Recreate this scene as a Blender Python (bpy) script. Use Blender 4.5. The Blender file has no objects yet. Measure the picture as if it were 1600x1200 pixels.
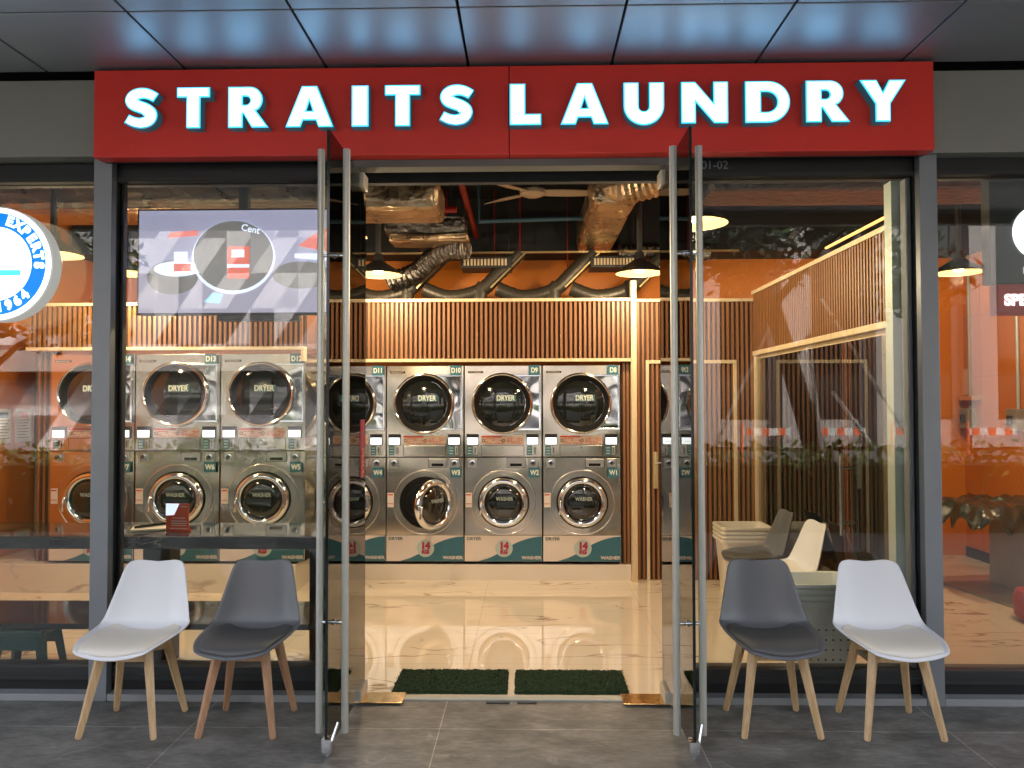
import bpy, bmesh, math, random
from mathutils import Vector, Matrix
random.seed(7)
PI = math.pi
R = math.radians
SC = bpy.context.scene
COL = SC.collection

# ------------------------------------------------------------------ camera
def setup_camera():
    yaw, pit, roll = R(1.2), R(1.43), R(-.12)
    f = Vector((-math.sin(yaw)*math.cos(pit), math.cos(yaw)*math.cos(pit), math.sin(pit)))
    r = Vector((math.cos(yaw), math.sin(yaw), 0))
    u = r.cross(f)
    c, s = math.cos(roll), math.sin(roll)
    r2, u2 = c*r+s*u, -s*r+c*u
    cam = bpy.data.cameras.new('camera')
    cam.lens = 27.0; cam.sensor_width = 36.0; cam.sensor_fit = 'HORIZONTAL'
    cam.clip_start = .05; cam.clip_end = 500
    o = bpy.data.objects.new('camera', cam); COL.objects.link(o)
    m = Matrix((r2, u2, -f)).transposed().to_4x4()
    m.translation = Vector((0, -4.0, 1.55))
    o.matrix_world = m
    SC.camera = o
setup_camera()

# ------------------------------------------------------------------ world, sun, exposure
W = bpy.data.worlds.new('World'); SC.world = W; W.use_nodes = True
nt = W.node_tree
sky = nt.nodes.new('ShaderNodeTexSky'); sky.sky_type = 'NISHITA'; sky.sun_disc = False
SUN_EL, SUN_AZ = 48, 25
sky.sun_elevation = R(SUN_EL); sky.sun_rotation = R(SUN_AZ); sky.dust_density = 4; sky.air_density = 1.2
hsv = nt.nodes.new('ShaderNodeHueSaturation'); hsv.inputs['Saturation'].default_value = .45   # hazy, half overcast sky
nt.links.new(sky.outputs[0], hsv.inputs['Color']); nt.links.new(hsv.outputs[0], nt.nodes['Background'].inputs[0])
nt.nodes['Background'].inputs[1].default_value = .15
sl = bpy.data.lights.new('sun', 'SUN'); sl.energy = 2.0; sl.angle = R(3); sl.color = (1, .96, .9)
so = bpy.data.objects.new('sun', sl); COL.objects.link(so)
az, el = R(SUN_AZ), R(SUN_EL)
sd = Vector((math.sin(az)*math.cos(el), math.cos(az)*math.cos(el), math.sin(el)))
so.rotation_euler = sd.to_track_quat('Z', 'Y').to_euler(); so.location = (0, -20, 20)
SC.view_settings.view_transform = 'Standard'; SC.view_settings.look = 'None'
SC.view_settings.exposure = 3.1; SC.view_settings.gamma = 1
SC.view_settings.use_curve_mapping = False
LAMP_W = 7.4
EM = .192      # scale of every lit surface, balanced against the exposure
cy = SC.cycles
cy.max_bounces = 10; cy.glossy_bounces = 5; cy.transparent_max_bounces = 16; cy.diffuse_bounces = 4
cy.sample_clamp_indirect = 6; cy.caustics_reflective = False; cy.caustics_refractive = False
cy.use_denoising = True

# ------------------------------------------------------------------ materials
MATS = {}
def mat(name, col=(.5, .5, .5), rough=.5, metal=0., emit=None, es=1., spec=.5, coat=0., noise=0., nscale=8., bump=0., bscale=20., sheen=0, bdist=.01, bdetail=4., rnoise=0., world=False):
    m = bpy.data.materials.new(name); m.use_nodes = True
    N, L = m.node_tree.nodes, m.node_tree.links
    b = N['Principled BSDF']
    b.inputs['Base Color'].default_value = (*col, 1)
    b.inputs['Roughness'].default_value = rough
    b.inputs['Metallic'].default_value = metal
    b.inputs['Specular IOR Level'].default_value = spec
    b.inputs['Coat Weight'].default_value = coat
    if sheen: b.inputs['Sheen Weight'].default_value = sheen
    if emit:
        b.inputs['Emission Color'].default_value = (*emit, 1); b.inputs['Emission Strength'].default_value = es*EM
    tc = N.new('ShaderNodeTexCoord')
    if world: geo = N.new('ShaderNodeNewGeometry')
    if noise or rnoise:
        n = N.new('ShaderNodeTexNoise'); n.inputs['Scale'].default_value = nscale; n.inputs['Detail'].default_value = 6
        L.new(tc.outputs['Object'], n.inputs['Vector'])
        if noise:
            r = N.new('ShaderNodeMapRange'); r.inputs['To Min'].default_value = 1-noise; r.inputs['To Max'].default_value = 1+noise
            r.inputs['From Min'].default_value = .3; r.inputs['From Max'].default_value = .7
            L.new(n.outputs['Fac'], r.inputs['Value'])
            mx = N.new('ShaderNodeVectorMath'); mx.operation = 'SCALE'; mx.inputs[0].default_value = col
            L.new(r.outputs[0], mx.inputs['Scale']); L.new(mx.outputs[0], b.inputs['Base Color'])
        if rnoise:
            r2 = N.new('ShaderNodeMapRange'); r2.inputs['To Min'].default_value = max(0, rough-rnoise); r2.inputs['To Max'].default_value = rough+rnoise
            r2.inputs['From Min'].default_value = .3; r2.inputs['From Max'].default_value = .7
            L.new(n.outputs['Fac'], r2.inputs['Value']); L.new(r2.outputs[0], b.inputs['Roughness'])
    if bump:
        n2 = N.new('ShaderNodeTexNoise'); n2.inputs['Scale'].default_value = bscale; n2.inputs['Detail'].default_value = bdetail
        L.new(geo.outputs['Position'] if world else tc.outputs['Object'], n2.inputs['Vector'])
        bp = N.new('ShaderNodeBump'); bp.inputs['Strength'].default_value = bump; bp.inputs['Distance'].default_value = bdist
        L.new(n2.outputs['Fac'], bp.inputs['Height']); L.new(bp.outputs[0], b.inputs['Normal'])
    MATS[name] = m
    return m

def wood_mat(name, c1, c2, scale=(60, 60, 4), rough=.45):
    m = mat(name, c1, rough)
    N, L = m.node_tree.nodes, m.node_tree.links; b = N['Principled BSDF']
    tc = N.new('ShaderNodeTexCoord'); mp = N.new('ShaderNodeMapping'); mp.inputs['Scale'].default_value = scale
    n = N.new('ShaderNodeTexNoise'); n.inputs['Scale'].default_value = 1; n.inputs['Detail'].default_value = 5; n.inputs['Distortion'].default_value = .6
    cr = N.new('ShaderNodeValToRGB'); cr.color_ramp.elements[0].position = .35; cr.color_ramp.elements[1].position = .7
    cr.color_ramp.elements[0].color = (*c1, 1); cr.color_ramp.elements[1].color = (*c2, 1)
    L.new(tc.outputs['Object'], mp.inputs[0]); L.new(mp.outputs[0], n.inputs[0]); L.new(n.outputs['Fac'], cr.inputs[0]); L.new(cr.outputs[0], b.inputs['Base Color'])
    bp = N.new('ShaderNodeBump'); bp.inputs['Strength'].default_value = .15; bp.inputs['Distance'].default_value = .002
    L.new(n.outputs['Fac'], bp.inputs['Height']); L.new(bp.outputs[0], b.inputs['Normal'])
    return m

def marble_mat(name, base, vein, scale=1.6, rough=.06, width=.03, dark=False, tiles=None, spec=.5, vdetail=7, rot=-28, msc=(.55, 1.7, 1.7)):
    m = mat(name, base, rough, spec=spec)
    N, L = m.node_tree.nodes, m.node_tree.links; b = N['Principled BSDF']
    tc = N.new('ShaderNodeTexCoord'); mp = N.new('ShaderNodeMapping')
    mp.inputs['Rotation'].default_value = (0, 0, R(rot)); mp.inputs['Scale'].default_value = msc
    L.new(tc.outputs['Object'], mp.inputs[0])
    n = N.new('ShaderNodeTexNoise'); n.inputs['Scale'].default_value = scale; n.inputs['Detail'].default_value = vdetail; n.inputs['Roughness'].default_value = .5; n.inputs['Distortion'].default_value = .35
    L.new(mp.outputs[0], n.inputs[0])
    s = N.new('ShaderNodeMath'); s.operation = 'SUBTRACT'; s.inputs[1].default_value = .5; L.new(n.outputs['Fac'], s.inputs[0])
    a = N.new('ShaderNodeMath'); a.operation = 'ABSOLUTE'; L.new(s.outputs[0], a.inputs[0])
    r = N.new('ShaderNodeMapRange'); r.inputs['From Min'].default_value = 0; r.inputs['From Max'].default_value = width
    r.inputs['To Min'].default_value = 1; r.inputs['To Max'].default_value = 0; L.new(a.outputs[0], r.inputs['Value'])
    n2 = N.new('ShaderNodeTexNoise'); n2.inputs['Scale'].default_value = 1.1; n2.inputs['Detail'].default_value = 3; L.new(tc.outputs['Object'], n2.inputs[0])
    r2 = N.new('ShaderNodeMapRange'); r2.inputs['From Min'].default_value = .44; r2.inputs['From Max'].default_value = .56; L.new(n2.outputs['Fac'], r2.inputs['Value'])
    mu = N.new('ShaderNodeMath'); mu.operation = 'MULTIPLY'; L.new(r.outputs[0], mu.inputs[0]); L.new(r2.outputs[0], mu.inputs[1])
    mix = N.new('ShaderNodeMix'); mix.data_type = 'RGBA'; mix.inputs[6].default_value = (*base, 1); mix.inputs[7].default_value = (*vein, 1)
    L.new(mu.outputs[0], mix.inputs[0]); out = mix.outputs[2]
    if tiles:
        tw, th, ox, oy, g = tiles
        bt = N.new('ShaderNodeTexBrick'); bt.offset = 0; bt.squash = 1
        bt.inputs['Scale'].default_value = 1; bt.inputs['Brick Width'].default_value = tw; bt.inputs['Row Height'].default_value = th
        bt.inputs['Mortar Size'].default_value = g; bt.inputs['Mortar Smooth'].default_value = 0
        bt.inputs['Color1'].default_value = (1, 1, 1, 1); bt.inputs['Color2'].default_value = (.95, .95, .95, 1); bt.inputs['Mortar'].default_value = (.55, .5, .45, 1)
        mp2 = N.new('ShaderNodeMapping'); mp2.inputs['Location'].default_value = (ox, oy, 0); L.new(tc.outputs['Object'], mp2.inputs[0]); L.new(mp2.outputs[0], bt.inputs['Vector'])
        mm = N.new('ShaderNodeMix'); mm.data_type = 'RGBA'; mm.blend_type = 'MULTIPLY'; mm.inputs[0].default_value = 1
        L.new(out, mm.inputs[6]); L.new(bt.outputs['Color'], mm.inputs[7]); out = mm.outputs[2]
    L.new(out, b.inputs['Base Color'])
    return m

def glass_mat(name, tint=(.9, .95, .93), refl=1.0, rough=0.):
    """architectural glass: clear transmission with Fresnel reflection"""
    m = bpy.data.materials.new(name); m.use_nodes = True
    N, L = m.node_tree.nodes, m.node_tree.links
    for n in list(N): N.remove(n)
    out = N.new('ShaderNodeOutputMaterial'); mx = N.new('ShaderNodeMixShader')
    t = N.new('ShaderNodeBsdfTransparent'); t.inputs[0].default_value = (*tint, 1)
    g = N.new('ShaderNodeBsdfGlossy'); g.inputs['Roughness'].default_value = rough; g.inputs[0].default_value = (1, 1, 1, 1)
    fr = N.new('ShaderNodeFresnel'); fr.inputs[0].default_value = 1.5
    mu = N.new('ShaderNodeMath'); mu.operation = 'MULTIPLY'; mu.inputs[1].default_value = refl; mu.use_clamp = True
    L.new(fr.outputs[0], mu.inputs[0]); L.new(mu.outputs[0], mx.inputs[0])
    L.new(t.outputs[0], mx.inputs[1]); L.new(g.outputs[0], mx.inputs[2]); L.new(mx.outputs[0], out.inputs[0])
    MATS[name] = m
    return m

M = MATS
mat('soffit', (.34, .36, .39), .48, .7, noise=.06, nscale=1.5, rnoise=.05)
mat('joint', (.01, .01, .01), .7)
mat('cladding', (.27, .27, .24), .5, .1, noise=.05, nscale=2)
mat('aluminium', (.25, .265, .285), .42, .35, noise=.05, nscale=6)
mat('aluminium_pale', (.42, .43, .40), .45, .2)
mat('transom_grey', (.17, .175, .17), .85, spec=.15)
mat('matt_grey', (.05, .05, .048), .85, spec=.2)
mat('kerb_grey', (.27, .275, .28), .5)
mat('frame_dark', (.035, .037, .038), .4, .2)
mat('black', (.008, .008, .009), .4)
mat('black_gloss', (.006, .006, .007), .08)
mat('red_panel', (.84, .045, .032), .42, noise=.05, nscale=2)
mat('letter_side', (.06, .16, .18), .35, emit=(.03, .30, .42), es=.07)
mat('letter_rim', (.1, .6, .8), .3, emit=(.05, .50, .85), es=.95)
mat('letter_face', (.9, 1, 1), .3, emit=(.28, .64, 1.0), es=3.2)
mat('sign_white', (.9, .95, 1), .3, emit=(.85, .95, 1), es=1.7)
mat('sign_blue', (.0, .2, .7), .3, emit=(0, .20, .85), es=.62)
mat('sign_cyan', (.1, .6, .7), .3, emit=(.05, .5, .62), es=1.0)
mat('sign_rim', (.7, .7, .66), .4, emit=(.8, .8, .75), es=.22)  # faint glow stands for sign light spilling through the acrylic case
mat('steel', (.64, .57, .47), .20, 1, bump=.8, bscale=2.6, bdist=.035, bdetail=0, rnoise=.05, nscale=3, world=True)
mat('steel_brushed', (.55, .53, .48), .42, .65)
mat('steel_flat', (.55, .52, .47), .3, 1)
mat('chrome', (.80, .84, .88), .10, 1)
mat('mirror_plate', (.55, .55, .54), .05, 1, bump=.8, bscale=5.0, bdist=.012, bdetail=0, world=True)
mat('gasket', (.006, .006, .006), .6, spec=.15)
mat('door_glass', (.012, .014, .013), .03, spec=.9)
mat('drum', (.03, .03, .03), .3, .8)
mat('teal', (.03, .135, .19), .4)
mat('teal_text', (.35, .42, .40), .5)
mat('label_text', (.75, .78, .68), .5)
mat('white_vinyl', (.70, .62, .58), .4)
mat('grey_text', (.06, .10, .10), .5)
mat('badge', (.42, .52, .50), .4)
mat('crimson', (.36, .008, .05), .4)
mat('sticker_red', (.50, .06, .04), .5)
mat('sticker_pale', (.55, .42, .33), .5)
mat('screen_on', (.8, .9, 1), .3, emit=(.85, .95, 1), es=1.25)
mat('screen_glyph', (.1, .5, .3), .4, emit=(.1, .5, .45), es=.5)
wood_mat('slat_wood', (.22, .088, .030), (.33, .145, .052), (40, 40, 1.2), .45)
mat('slat_back', (.05, .020, .008), .7)
wood_mat('trim_wood', (.62, .48, .30), (.72, .58, .38), (20, 20, 2), .45)
mat('orange_wall', (.60, .175, .012), .38, noise=.05, nscale=1.2)
mat('orange_grout', (.45, .15, .04), .6)
mat('white_frame', (.42, .48, .44), .4)
marble_mat('floor_marble', (.76, .66, .53), (.30, .20, .13), 2.4, .02, .011, tiles=(1.2, .6, .35, .0, .0012), spec=.95, vdetail=3.2, rot=-50, msc=(.35, 1.3, 1))
marble_mat('plinth_marble', (.72, .66, .58), (.40, .33, .28), .8, .15, .012)
marble_mat('black_marble', (.010, .009, .008), (.30, .24, .16), 3.2, .05, .012)
mat('mat_green', (.010, .035, .008), .95, noise=.5, nscale=150, bump=1, bscale=400, bdist=.01)
mat('brass', (.75, .52, .25), .12, 1, bump=.3, bscale=20, bdist=.004)
mat('ceiling_black', (.016, .018, .02), .8, noise=.3, nscale=1)
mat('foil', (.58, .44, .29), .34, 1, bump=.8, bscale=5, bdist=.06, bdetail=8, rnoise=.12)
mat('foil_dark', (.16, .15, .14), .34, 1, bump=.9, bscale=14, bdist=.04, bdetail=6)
mat('hose_dark', (.06, .052, .04), .42, .4, bump=.4, bscale=30, bdist=.01)
mat('red_pipe', (.28, .012, .012), .35)
mat('blue_pipe', (.05, .12, .18), .4)
mat('rail_gold', (.8, .62, .3), .3, .9)
mat('fan_cream', (.62, .50, .38), .4)
mat('shade_black', (.02, .018, .017), .35)
mat('shade_cream', (.10, .065, .025), .5)
mat('bulb', (1, .9, .7), .4, emit=(1, .80, .45), es=18)
mat('led_warm', (1, .6, .2), .4, emit=(1, .42, .10), es=1.6)
mat('shell_white', (.80, .80, .83), .32)
mat('shell_grey', (.125, .127, .137), .36)
mat('pad_cream', (.82, .76, .68), .6, bump=.1, bscale=300, bdist=.001)
mat('pad_grey', (.085, .083, .083), .55, bump=.1, bscale=300, bdist=.001)
wood_mat('beech', (.56, .36, .18), (.70, .48, .27), (70, 70, 6), .45)
wood_mat('beech_red', (.42, .215, .12), (.56, .32, .18), (70, 70, 6), .45)
mat('plastic_white', (.88, .90, .86), .4)
mat('plastic_cream', (.78, .72, .62), .4)
mat('plastic_green', (.012, .09, .085), .35)
mat('hole', (.12, .13, .13), .6)
mat('rubber_red', (.38, .05, .045), .5)
mat('cabinet_grey', (.26, .24, .20), .4, .3, noise=.06, nscale=3)
mat('plastic_wrap', (.03, .026, .022), .27, 0, bump=.5, bscale=9, bdist=.03, bdetail=3, spec=1)
mat('paper', (.75, .72, .66), .6)
mat('paper_pink', (.75, .45, .33), .6)
mat('tv_screen', (.4, .4, .5), .1, emit=(.36, .35, .52), es=.62)
mat('tv_floor', (.4, .4, .5), .1, emit=(.33, .30, .42), es=.60)
mat('tv_grey', (.2, .2, .2), .1, emit=(.13, .12, .12), es=.9)
mat('tv_white', (.8, .8, .9), .1, emit=(.62, .70, .92), es=.9)
mat('tv_red', (.6, .1, .05), .1, emit=(.55, .10, .07), es=.9)
mat('tv_blue', (.3, .6, .9), .1, emit=(.28, .58, .85), es=.9)
mat('card_red', (.80, .11, .06), .4)
mat('asphalt', (.05, .05, .05), .9, noise=.2, nscale=4)
mat('pave_outer', (.25, .24, .22), .8, noise=.1, nscale=3)
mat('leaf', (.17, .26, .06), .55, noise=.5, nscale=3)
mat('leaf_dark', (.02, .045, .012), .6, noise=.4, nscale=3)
mat('bark', (.09, .07, .05), .9, noise=.3, nscale=12)
mat('stake', (.75, .75, .72), .6)
mat('barrier_orange', (.45, .08, .03), .5)
mat('barrier_white', (.4, .4, .4), .5)
mat('building_pale', (.20, .18, .17), .8, noise=.05, nscale=.5)
glass_mat('glass_front', (.93, .95, .93), 1.3)
glass_mat('glass_leaf', (.84, .90, .87), 1.0)
glass_mat('glass_inner', (.86, .86, .83), 1.5)
mat('glass_edge', (.006, .012, .010), .15)

def paving_material():
    m = mat('paving', (.1, .1, .1), .52, spec=.4)
    N, L = m.node_tree.nodes, m.node_tree.links; b = N['Principled BSDF']
    tc = N.new('ShaderNodeTexCoord')
    mp = N.new('ShaderNodeMapping'); mp.inputs['Location'].default_value = (.425+1.2*10, .31+.6*20, 0)
    bt = N.new('ShaderNodeTexBrick'); bt.offset = 0; bt.inputs['Scale'].default_value = 1
    bt.inputs['Brick Width'].default_value = 1.2; bt.inputs['Row Height'].default_value = .6; bt.inputs['Mortar Size'].default_value = .0028; bt.inputs['Mortar Smooth'].default_value = .2
    bt.inputs['Color1'].default_value = (.182, .173, .160, 1); bt.inputs['Color2'].default_value = (.152, .147, .138, 1); bt.inputs['Mortar'].default_value = (.38, .36, .32, 1)
    L.new(tc.outputs['Object'], mp.inputs[0]); L.new(mp.outputs[0], bt.inputs['Vector'])
    mp3 = N.new('ShaderNodeMapping'); mp3.inputs['Scale'].default_value = (1.6, 3.2, 1); L.new(tc.outputs['Object'], mp3.inputs[0])
    n = N.new('ShaderNodeTexNoise'); n.inputs['Scale'].default_value = 2.2; n.inputs['Detail'].default_value = 9; n.inputs['Roughness'].default_value = .65; L.new(mp3.outputs[0], n.inputs[0])
    r = N.new('ShaderNodeMapRange'); r.inputs['From Min'].default_value = .36; r.inputs['From Max'].default_value = .64; r.inputs['To Min'].default_value = .62; r.inputs['To Max'].default_value = 1.42; L.new(n.outputs['Fac'], r.inputs[0])
    n2 = N.new('ShaderNodeTexNoise'); n2.inputs['Scale'].default_value = 1.7; n2.inputs['Detail'].default_value = 4; L.new(tc.outputs['Object'], n2.inputs[0])
    r2 = N.new('ShaderNodeMapRange'); r2.inputs['From Min'].default_value = .62; r2.inputs['From Max'].default_value = .72; r2.inputs['To Min'].default_value = 1; r2.inputs['To Max'].default_value = 1.35; L.new(n2.outputs['Fac'], r2.inputs[0])
    mu = N.new('ShaderNodeMath'); mu.operation = 'MULTIPLY'; L.new(r.outputs[0], mu.inputs[0]); L.new(r2.outputs[0], mu.inputs[1])
    sc = N.new('ShaderNodeVectorMath'); sc.operation = 'SCALE'; L.new(bt.outputs['Color'], sc.inputs[0]); L.new(mu.outputs[0], sc.inputs['Scale']); L.new(sc.outputs[0], b.inputs['Base Color'])
    n4 = N.new('ShaderNodeTexNoise'); n4.inputs['Scale'].default_value = 55; n4.inputs['Detail'].default_value = 3; mp4 = N.new('ShaderNodeMapping'); mp4.inputs['Scale'].default_value = (.35, 1, 1); L.new(tc.outputs['Object'], mp4.inputs[0]); L.new(mp4.outputs[0], n4.inputs[0])
    r4 = N.new('ShaderNodeMapRange'); r4.inputs['From Min'].default_value = .3; r4.inputs['From Max'].default_value = .7; r4.inputs['To Min'].default_value = .8; r4.inputs['To Max'].default_value = 1.2; L.new(n4.outputs['Fac'], r4.inputs[0])
    n5 = N.new('ShaderNodeTexNoise'); n5.inputs['Scale'].default_value = 5; n5.inputs['Detail'].default_value = 8; n5.inputs['Distortion'].default_value = 1.5; L.new(tc.outputs['Object'], n5.inputs[0])
    r5 = N.new('ShaderNodeMapRange'); r5.inputs['From Min'].default_value = .66; r5.inputs['From Max'].default_value = .74; r5.inputs['To Max'].default_value = .55; L.new(n5.outputs['Fac'], r5.inputs[0])
    m5 = N.new('ShaderNodeMix'); m5.data_type = 'RGBA'; m5.inputs[7].default_value = (.34, .32, .29, 1); L.new(r5.outputs[0], m5.inputs[0]); L.new(sc.outputs[0], m5.inputs[6])
    sc2 = N.new('ShaderNodeVectorMath'); sc2.operation = 'SCALE'; L.new(m5.outputs[2], sc2.inputs[0]); L.new(r4.outputs[0], sc2.inputs['Scale']); L.new(sc2.outputs[0], b.inputs['Base Color'])
    rr = N.new('ShaderNodeMapRange'); rr.inputs['To Min'].default_value = .38; rr.inputs['To Max'].default_value = .62; L.new(n.outputs['Fac'], rr.inputs[0]); L.new(rr.outputs[0], b.inputs['Roughness'])
    bp = N.new('ShaderNodeBump'); bp.inputs['Strength'].default_value = .2; bp.inputs['Distance'].default_value = .004; L.new(n.outputs['Fac'], bp.inputs['Height']); L.new(bp.outputs[0], b.inputs['Normal'])
paving_material()

def triangles_material():
    m = mat('triangle_panels', (.4, .4, .4), .6)
    N, L = m.node_tree.nodes, m.node_tree.links; b = N['Principled BSDF']
    tc = N.new('ShaderNodeTexCoord'); mp = N.new('ShaderNodeMapping'); mp.inputs['Scale'].default_value = (1.25, 1, .85)
    L.new(tc.outputs['Object'], mp.inputs[0]); sp = N.new('ShaderNodeSeparateXYZ'); L.new(mp.outputs[0], sp.inputs[0])
    def math_(op, a, bb=None):
        n = N.new('ShaderNodeMath'); n.operation = op
        for i, v in enumerate((a, bb)):
            if v is None: continue
            if isinstance(v, (int, float)): n.inputs[i].default_value = v
            else: L.new(v, n.inputs[i])
        return n.outputs[0]
    x, z = sp.outputs[0], sp.outputs[2]
    fx, fz = math_('FRACT', x), math_('FRACT', z)
    diag = math_('GREATER_THAN', fx, fz)
    cell = N.new('ShaderNodeCombineXYZ')
    L.new(math_('FLOOR', x), cell.inputs[0]); L.new(math_('FLOOR', z), cell.inputs[1]); L.new(diag, cell.inputs[2])
    wn = N.new('ShaderNodeTexWhiteNoise'); L.new(cell.outputs[0], wn.inputs[0])
    cr = N.new('ShaderNodeValToRGB'); cr.color_ramp.interpolation = 'CONSTANT'
    cr.color_ramp.elements[0].color = (.05, .045, .045, 1); cr.color_ramp.elements[1].position = .3; cr.color_ramp.elements[1].color = (.17, .16, .17, 1)
    e = cr.color_ramp.elements.new(.62); e.color = (.36, .34, .345, 1)
    L.new(wn.outputs['Value'], cr.inputs[0]); L.new(cr.outputs[0], b.inputs['Base Color'])
triangles_material()

# ------------------------------------------------------------------ mesh helpers
class MB:
    def __init__(s): s.bm = bmesh.new()
    def box(s, x0, x1, y0, y1, z0, z1, bev=0.):
        vs = [s.bm.verts.new(p) for p in ((x0, y0, z0), (x1, y0, z0), (x1, y1, z0), (x0, y1, z0), (x0, y0, z1), (x1, y0, z1), (x1, y1, z1), (x0, y1, z1))]
        fs = [s.bm.faces.new([vs[i] for i in f]) for f in ((0, 3, 2, 1), (4, 5, 6, 7), (0, 1, 5, 4), (1, 2, 6, 5), (2, 3, 7, 6), (3, 0, 4, 7))]
        if bev:
            es = list({e for f in fs for e in f.edges})
            bmesh.ops.bevel(s.bm, geom=es, offset=bev, segments=2, affect='EDGES', profile=.6)
        return s
    def quad(s, pts):
        s.bm.faces.new([s.bm.verts.new(p) for p in pts]); return s
    def lathe(s, prof, c=(0, 0, 0), axis='Z', seg=32, close=False):
        rings = []
        for r, h in prof:
            ring = []
            for k in range(seg):
                a = 2*PI*k/seg
                u, v = r*math.cos(a), r*math.sin(a)
                p = {'Z': (u, v, h), 'Y': (u, h, v), 'X': (h, u, v)}[axis]
                ring.append(s.bm.verts.new((p[0]+c[0], p[1]+c[1], p[2]+c[2])))
            rings.append(ring)
        n = len(rings)
        for i in range(n if close else n-1):
            a, b = rings[i], rings[(i+1) % n]
            for k in range(seg):
                s.bm.faces.new((a[k], a[(k+1) % seg], b[(k+1) % seg], b[k]))
        if not close:
            for rg in (rings[0], rings[-1]):
                try: s.bm.faces.new(rg)
                except Exception: pass
        return s
    def tube(s, pts, rad, seg=12, cap=True, square=False):
        pts = [Vector(p) for p in pts]
        n = len(pts); rad = rad if isinstance(rad, (list, tuple)) else [rad]*n
        rings = []; up = Vector((0, 0, 1)); prev = None
        for i in range(n):
            d = (pts[min(i+1, n-1)]-pts[max(i-1, 0)]).normalized()
            if prev is None:
                a = d.cross(up)
                if a.length < .05: a = d.cross(Vector((0, 1, 0)))
            else:
                a = prev-d*prev.dot(d)
            a.normalize(); prev = a; b = d.cross(a)
            ring = []
            for k in range(seg):
                t = 2*PI*k/seg+(PI/4 if square else 0)
                ring.append(s.bm.verts.new(pts[i]+(a*math.cos(t)+b*math.sin(t))*rad[i]))
            rings.append(ring)
        for i in range(n-1):
            for k in range(seg):
                s.bm.faces.new((rings[i][k], rings[i][(k+1) % seg], rings[i+1][(k+1) % seg], rings[i+1][k]))
        if cap:
            s.bm.faces.new(rings[0]); s.bm.faces.new(rings[-1])
        return s
    def prism(s, poly, y0, y1):
        """polygon of (x,z) extruded from y0 to y1"""
        a = [s.bm.verts.new((x, y0, z)) for x, z in poly]; b = [s.bm.verts.new((x, y1, z)) for x, z in poly]
        s.bm.faces.new(a); s.bm.faces.new(b)
        n = len(poly)
        for i in range(n): s.bm.faces.new((a[i], a[(i+1) % n], b[(i+1) % n], b[i]))
        return s
    def mesh(s, name, me, mt):
        pass
    def build(s, name, mt, parent=None, loc=None, smooth=False, rot=None):
        bmesh.ops.recalc_face_normals(s.bm, faces=s.bm.faces)
        me = bpy.data.meshes.new(name); s.bm.to_mesh(me); s.bm.free()
        o = bpy.data.objects.new(name, me); COL.objects.link(o)
        me.materials.append(M[mt] if isinstance(mt, str) else mt)
        if smooth:
            for p in me.polygons: p.use_smooth = True
            me.set_sharp_from_angle(angle=R(38)) if hasattr(me, 'set_sharp_from_angle') else None
        if parent: o.parent = parent
        if loc: o.location = loc
        if rot: o.rotation_euler = rot
        return o
def cat_rom(P, n=6):
    P = [Vector(p) for p in P]; out = []
    for i in range(len(P)-1):
        p0, p1, p2, p3 = P[max(i-1, 0)], P[i], P[i+1], P[min(i+2, len(P)-1)]
        for k in range(n):
            t = k/n
            out.append(.5*((2*p1)+(-p0+p2)*t+(2*p0-5*p1+4*p2-p3)*t*t+(-p0+3*p1-3*p2+p3)*t**3))
    out.append(P[-1]); return out
def tag(o, label=None, cat=None, group=None, kind=None):
    if label: o['label'] = label
    if cat: o['category'] = cat
    if group: o['group'] = group
    if kind: o['kind'] = kind
    return o
def struct(o): o['kind'] = 'structure'; return o
def empty(name, loc=(0, 0, 0), rz=0):
    o = bpy.data.objects.new(name, None); COL.objects.link(o); o.location = loc; o.rotation_euler = (0, 0, rz); o.empty_display_size = .1
    return o
def copy_tree(o, parent=None):
    c = o.copy(); COL.objects.link(c); c.parent = parent
    for ch in [k for k in bpy.data.objects if k.parent == o]: copy_tree(ch, c)
    return c
def curve_mesh(splines, extrude, offset=0.):
    cu = bpy.data.curves.new('outline', 'CURVE'); cu.dimensions = '2D'; cu.fill_mode = 'BOTH'; cu.extrude = extrude; cu.offset = offset
    for pts in splines:
        sp = cu.splines.new('POLY'); sp.points.add(len(pts)-1); sp.use_cyclic_u = True
        for i, (x, y) in enumerate(pts): sp.points[i].co = (x, y, 0, 1)
    o = bpy.data.objects.new('outline', cu); COL.objects.link(o)
    me = bpy.data.meshes.new_from_object(o); bpy.data.objects.remove(o); bpy.data.curves.remove(cu)
    return me
_tcache = {}
def text_mesh(s, size, extrude=.0008, bold=.0, align='CENTER', sx=1., space=1.):
    key = (s, size, extrude, bold, align, sx, space)
    if key in _tcache: return _tcache[key]
    cu = bpy.data.curves.new('lettering', 'FONT'); cu.body = s; cu.size = size; cu.extrude = extrude; cu.offset = bold; cu.align_x = align; cu.align_y = 'CENTER'; cu.space_character = space
    cu.resolution_u = 4
    o = bpy.data.objects.new('lettering', cu); COL.objects.link(o)
    me = bpy.data.meshes.new_from_object(o); bpy.data.objects.remove(o); bpy.data.curves.remove(cu)
    if sx != 1:
        for v in me.vertices: v.co.x *= sx
    _tcache[key] = me
    return me
def place_mesh(name, me, mt, parent, loc, rot=(PI/2, 0, 0)):
    if not me.materials: me.materials.append(M[mt])
    o = bpy.data.objects.new(name, me); COL.objects.link(o); o.parent = parent; o.location = loc; o.rotation_euler = rot
    return o
def text(name, s, size, mt, parent, loc, rot=(PI/2, 0, 0), **k):
    return place_mesh(name, text_mesh(s, size, **k), mt, parent, loc, rot)

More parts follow.
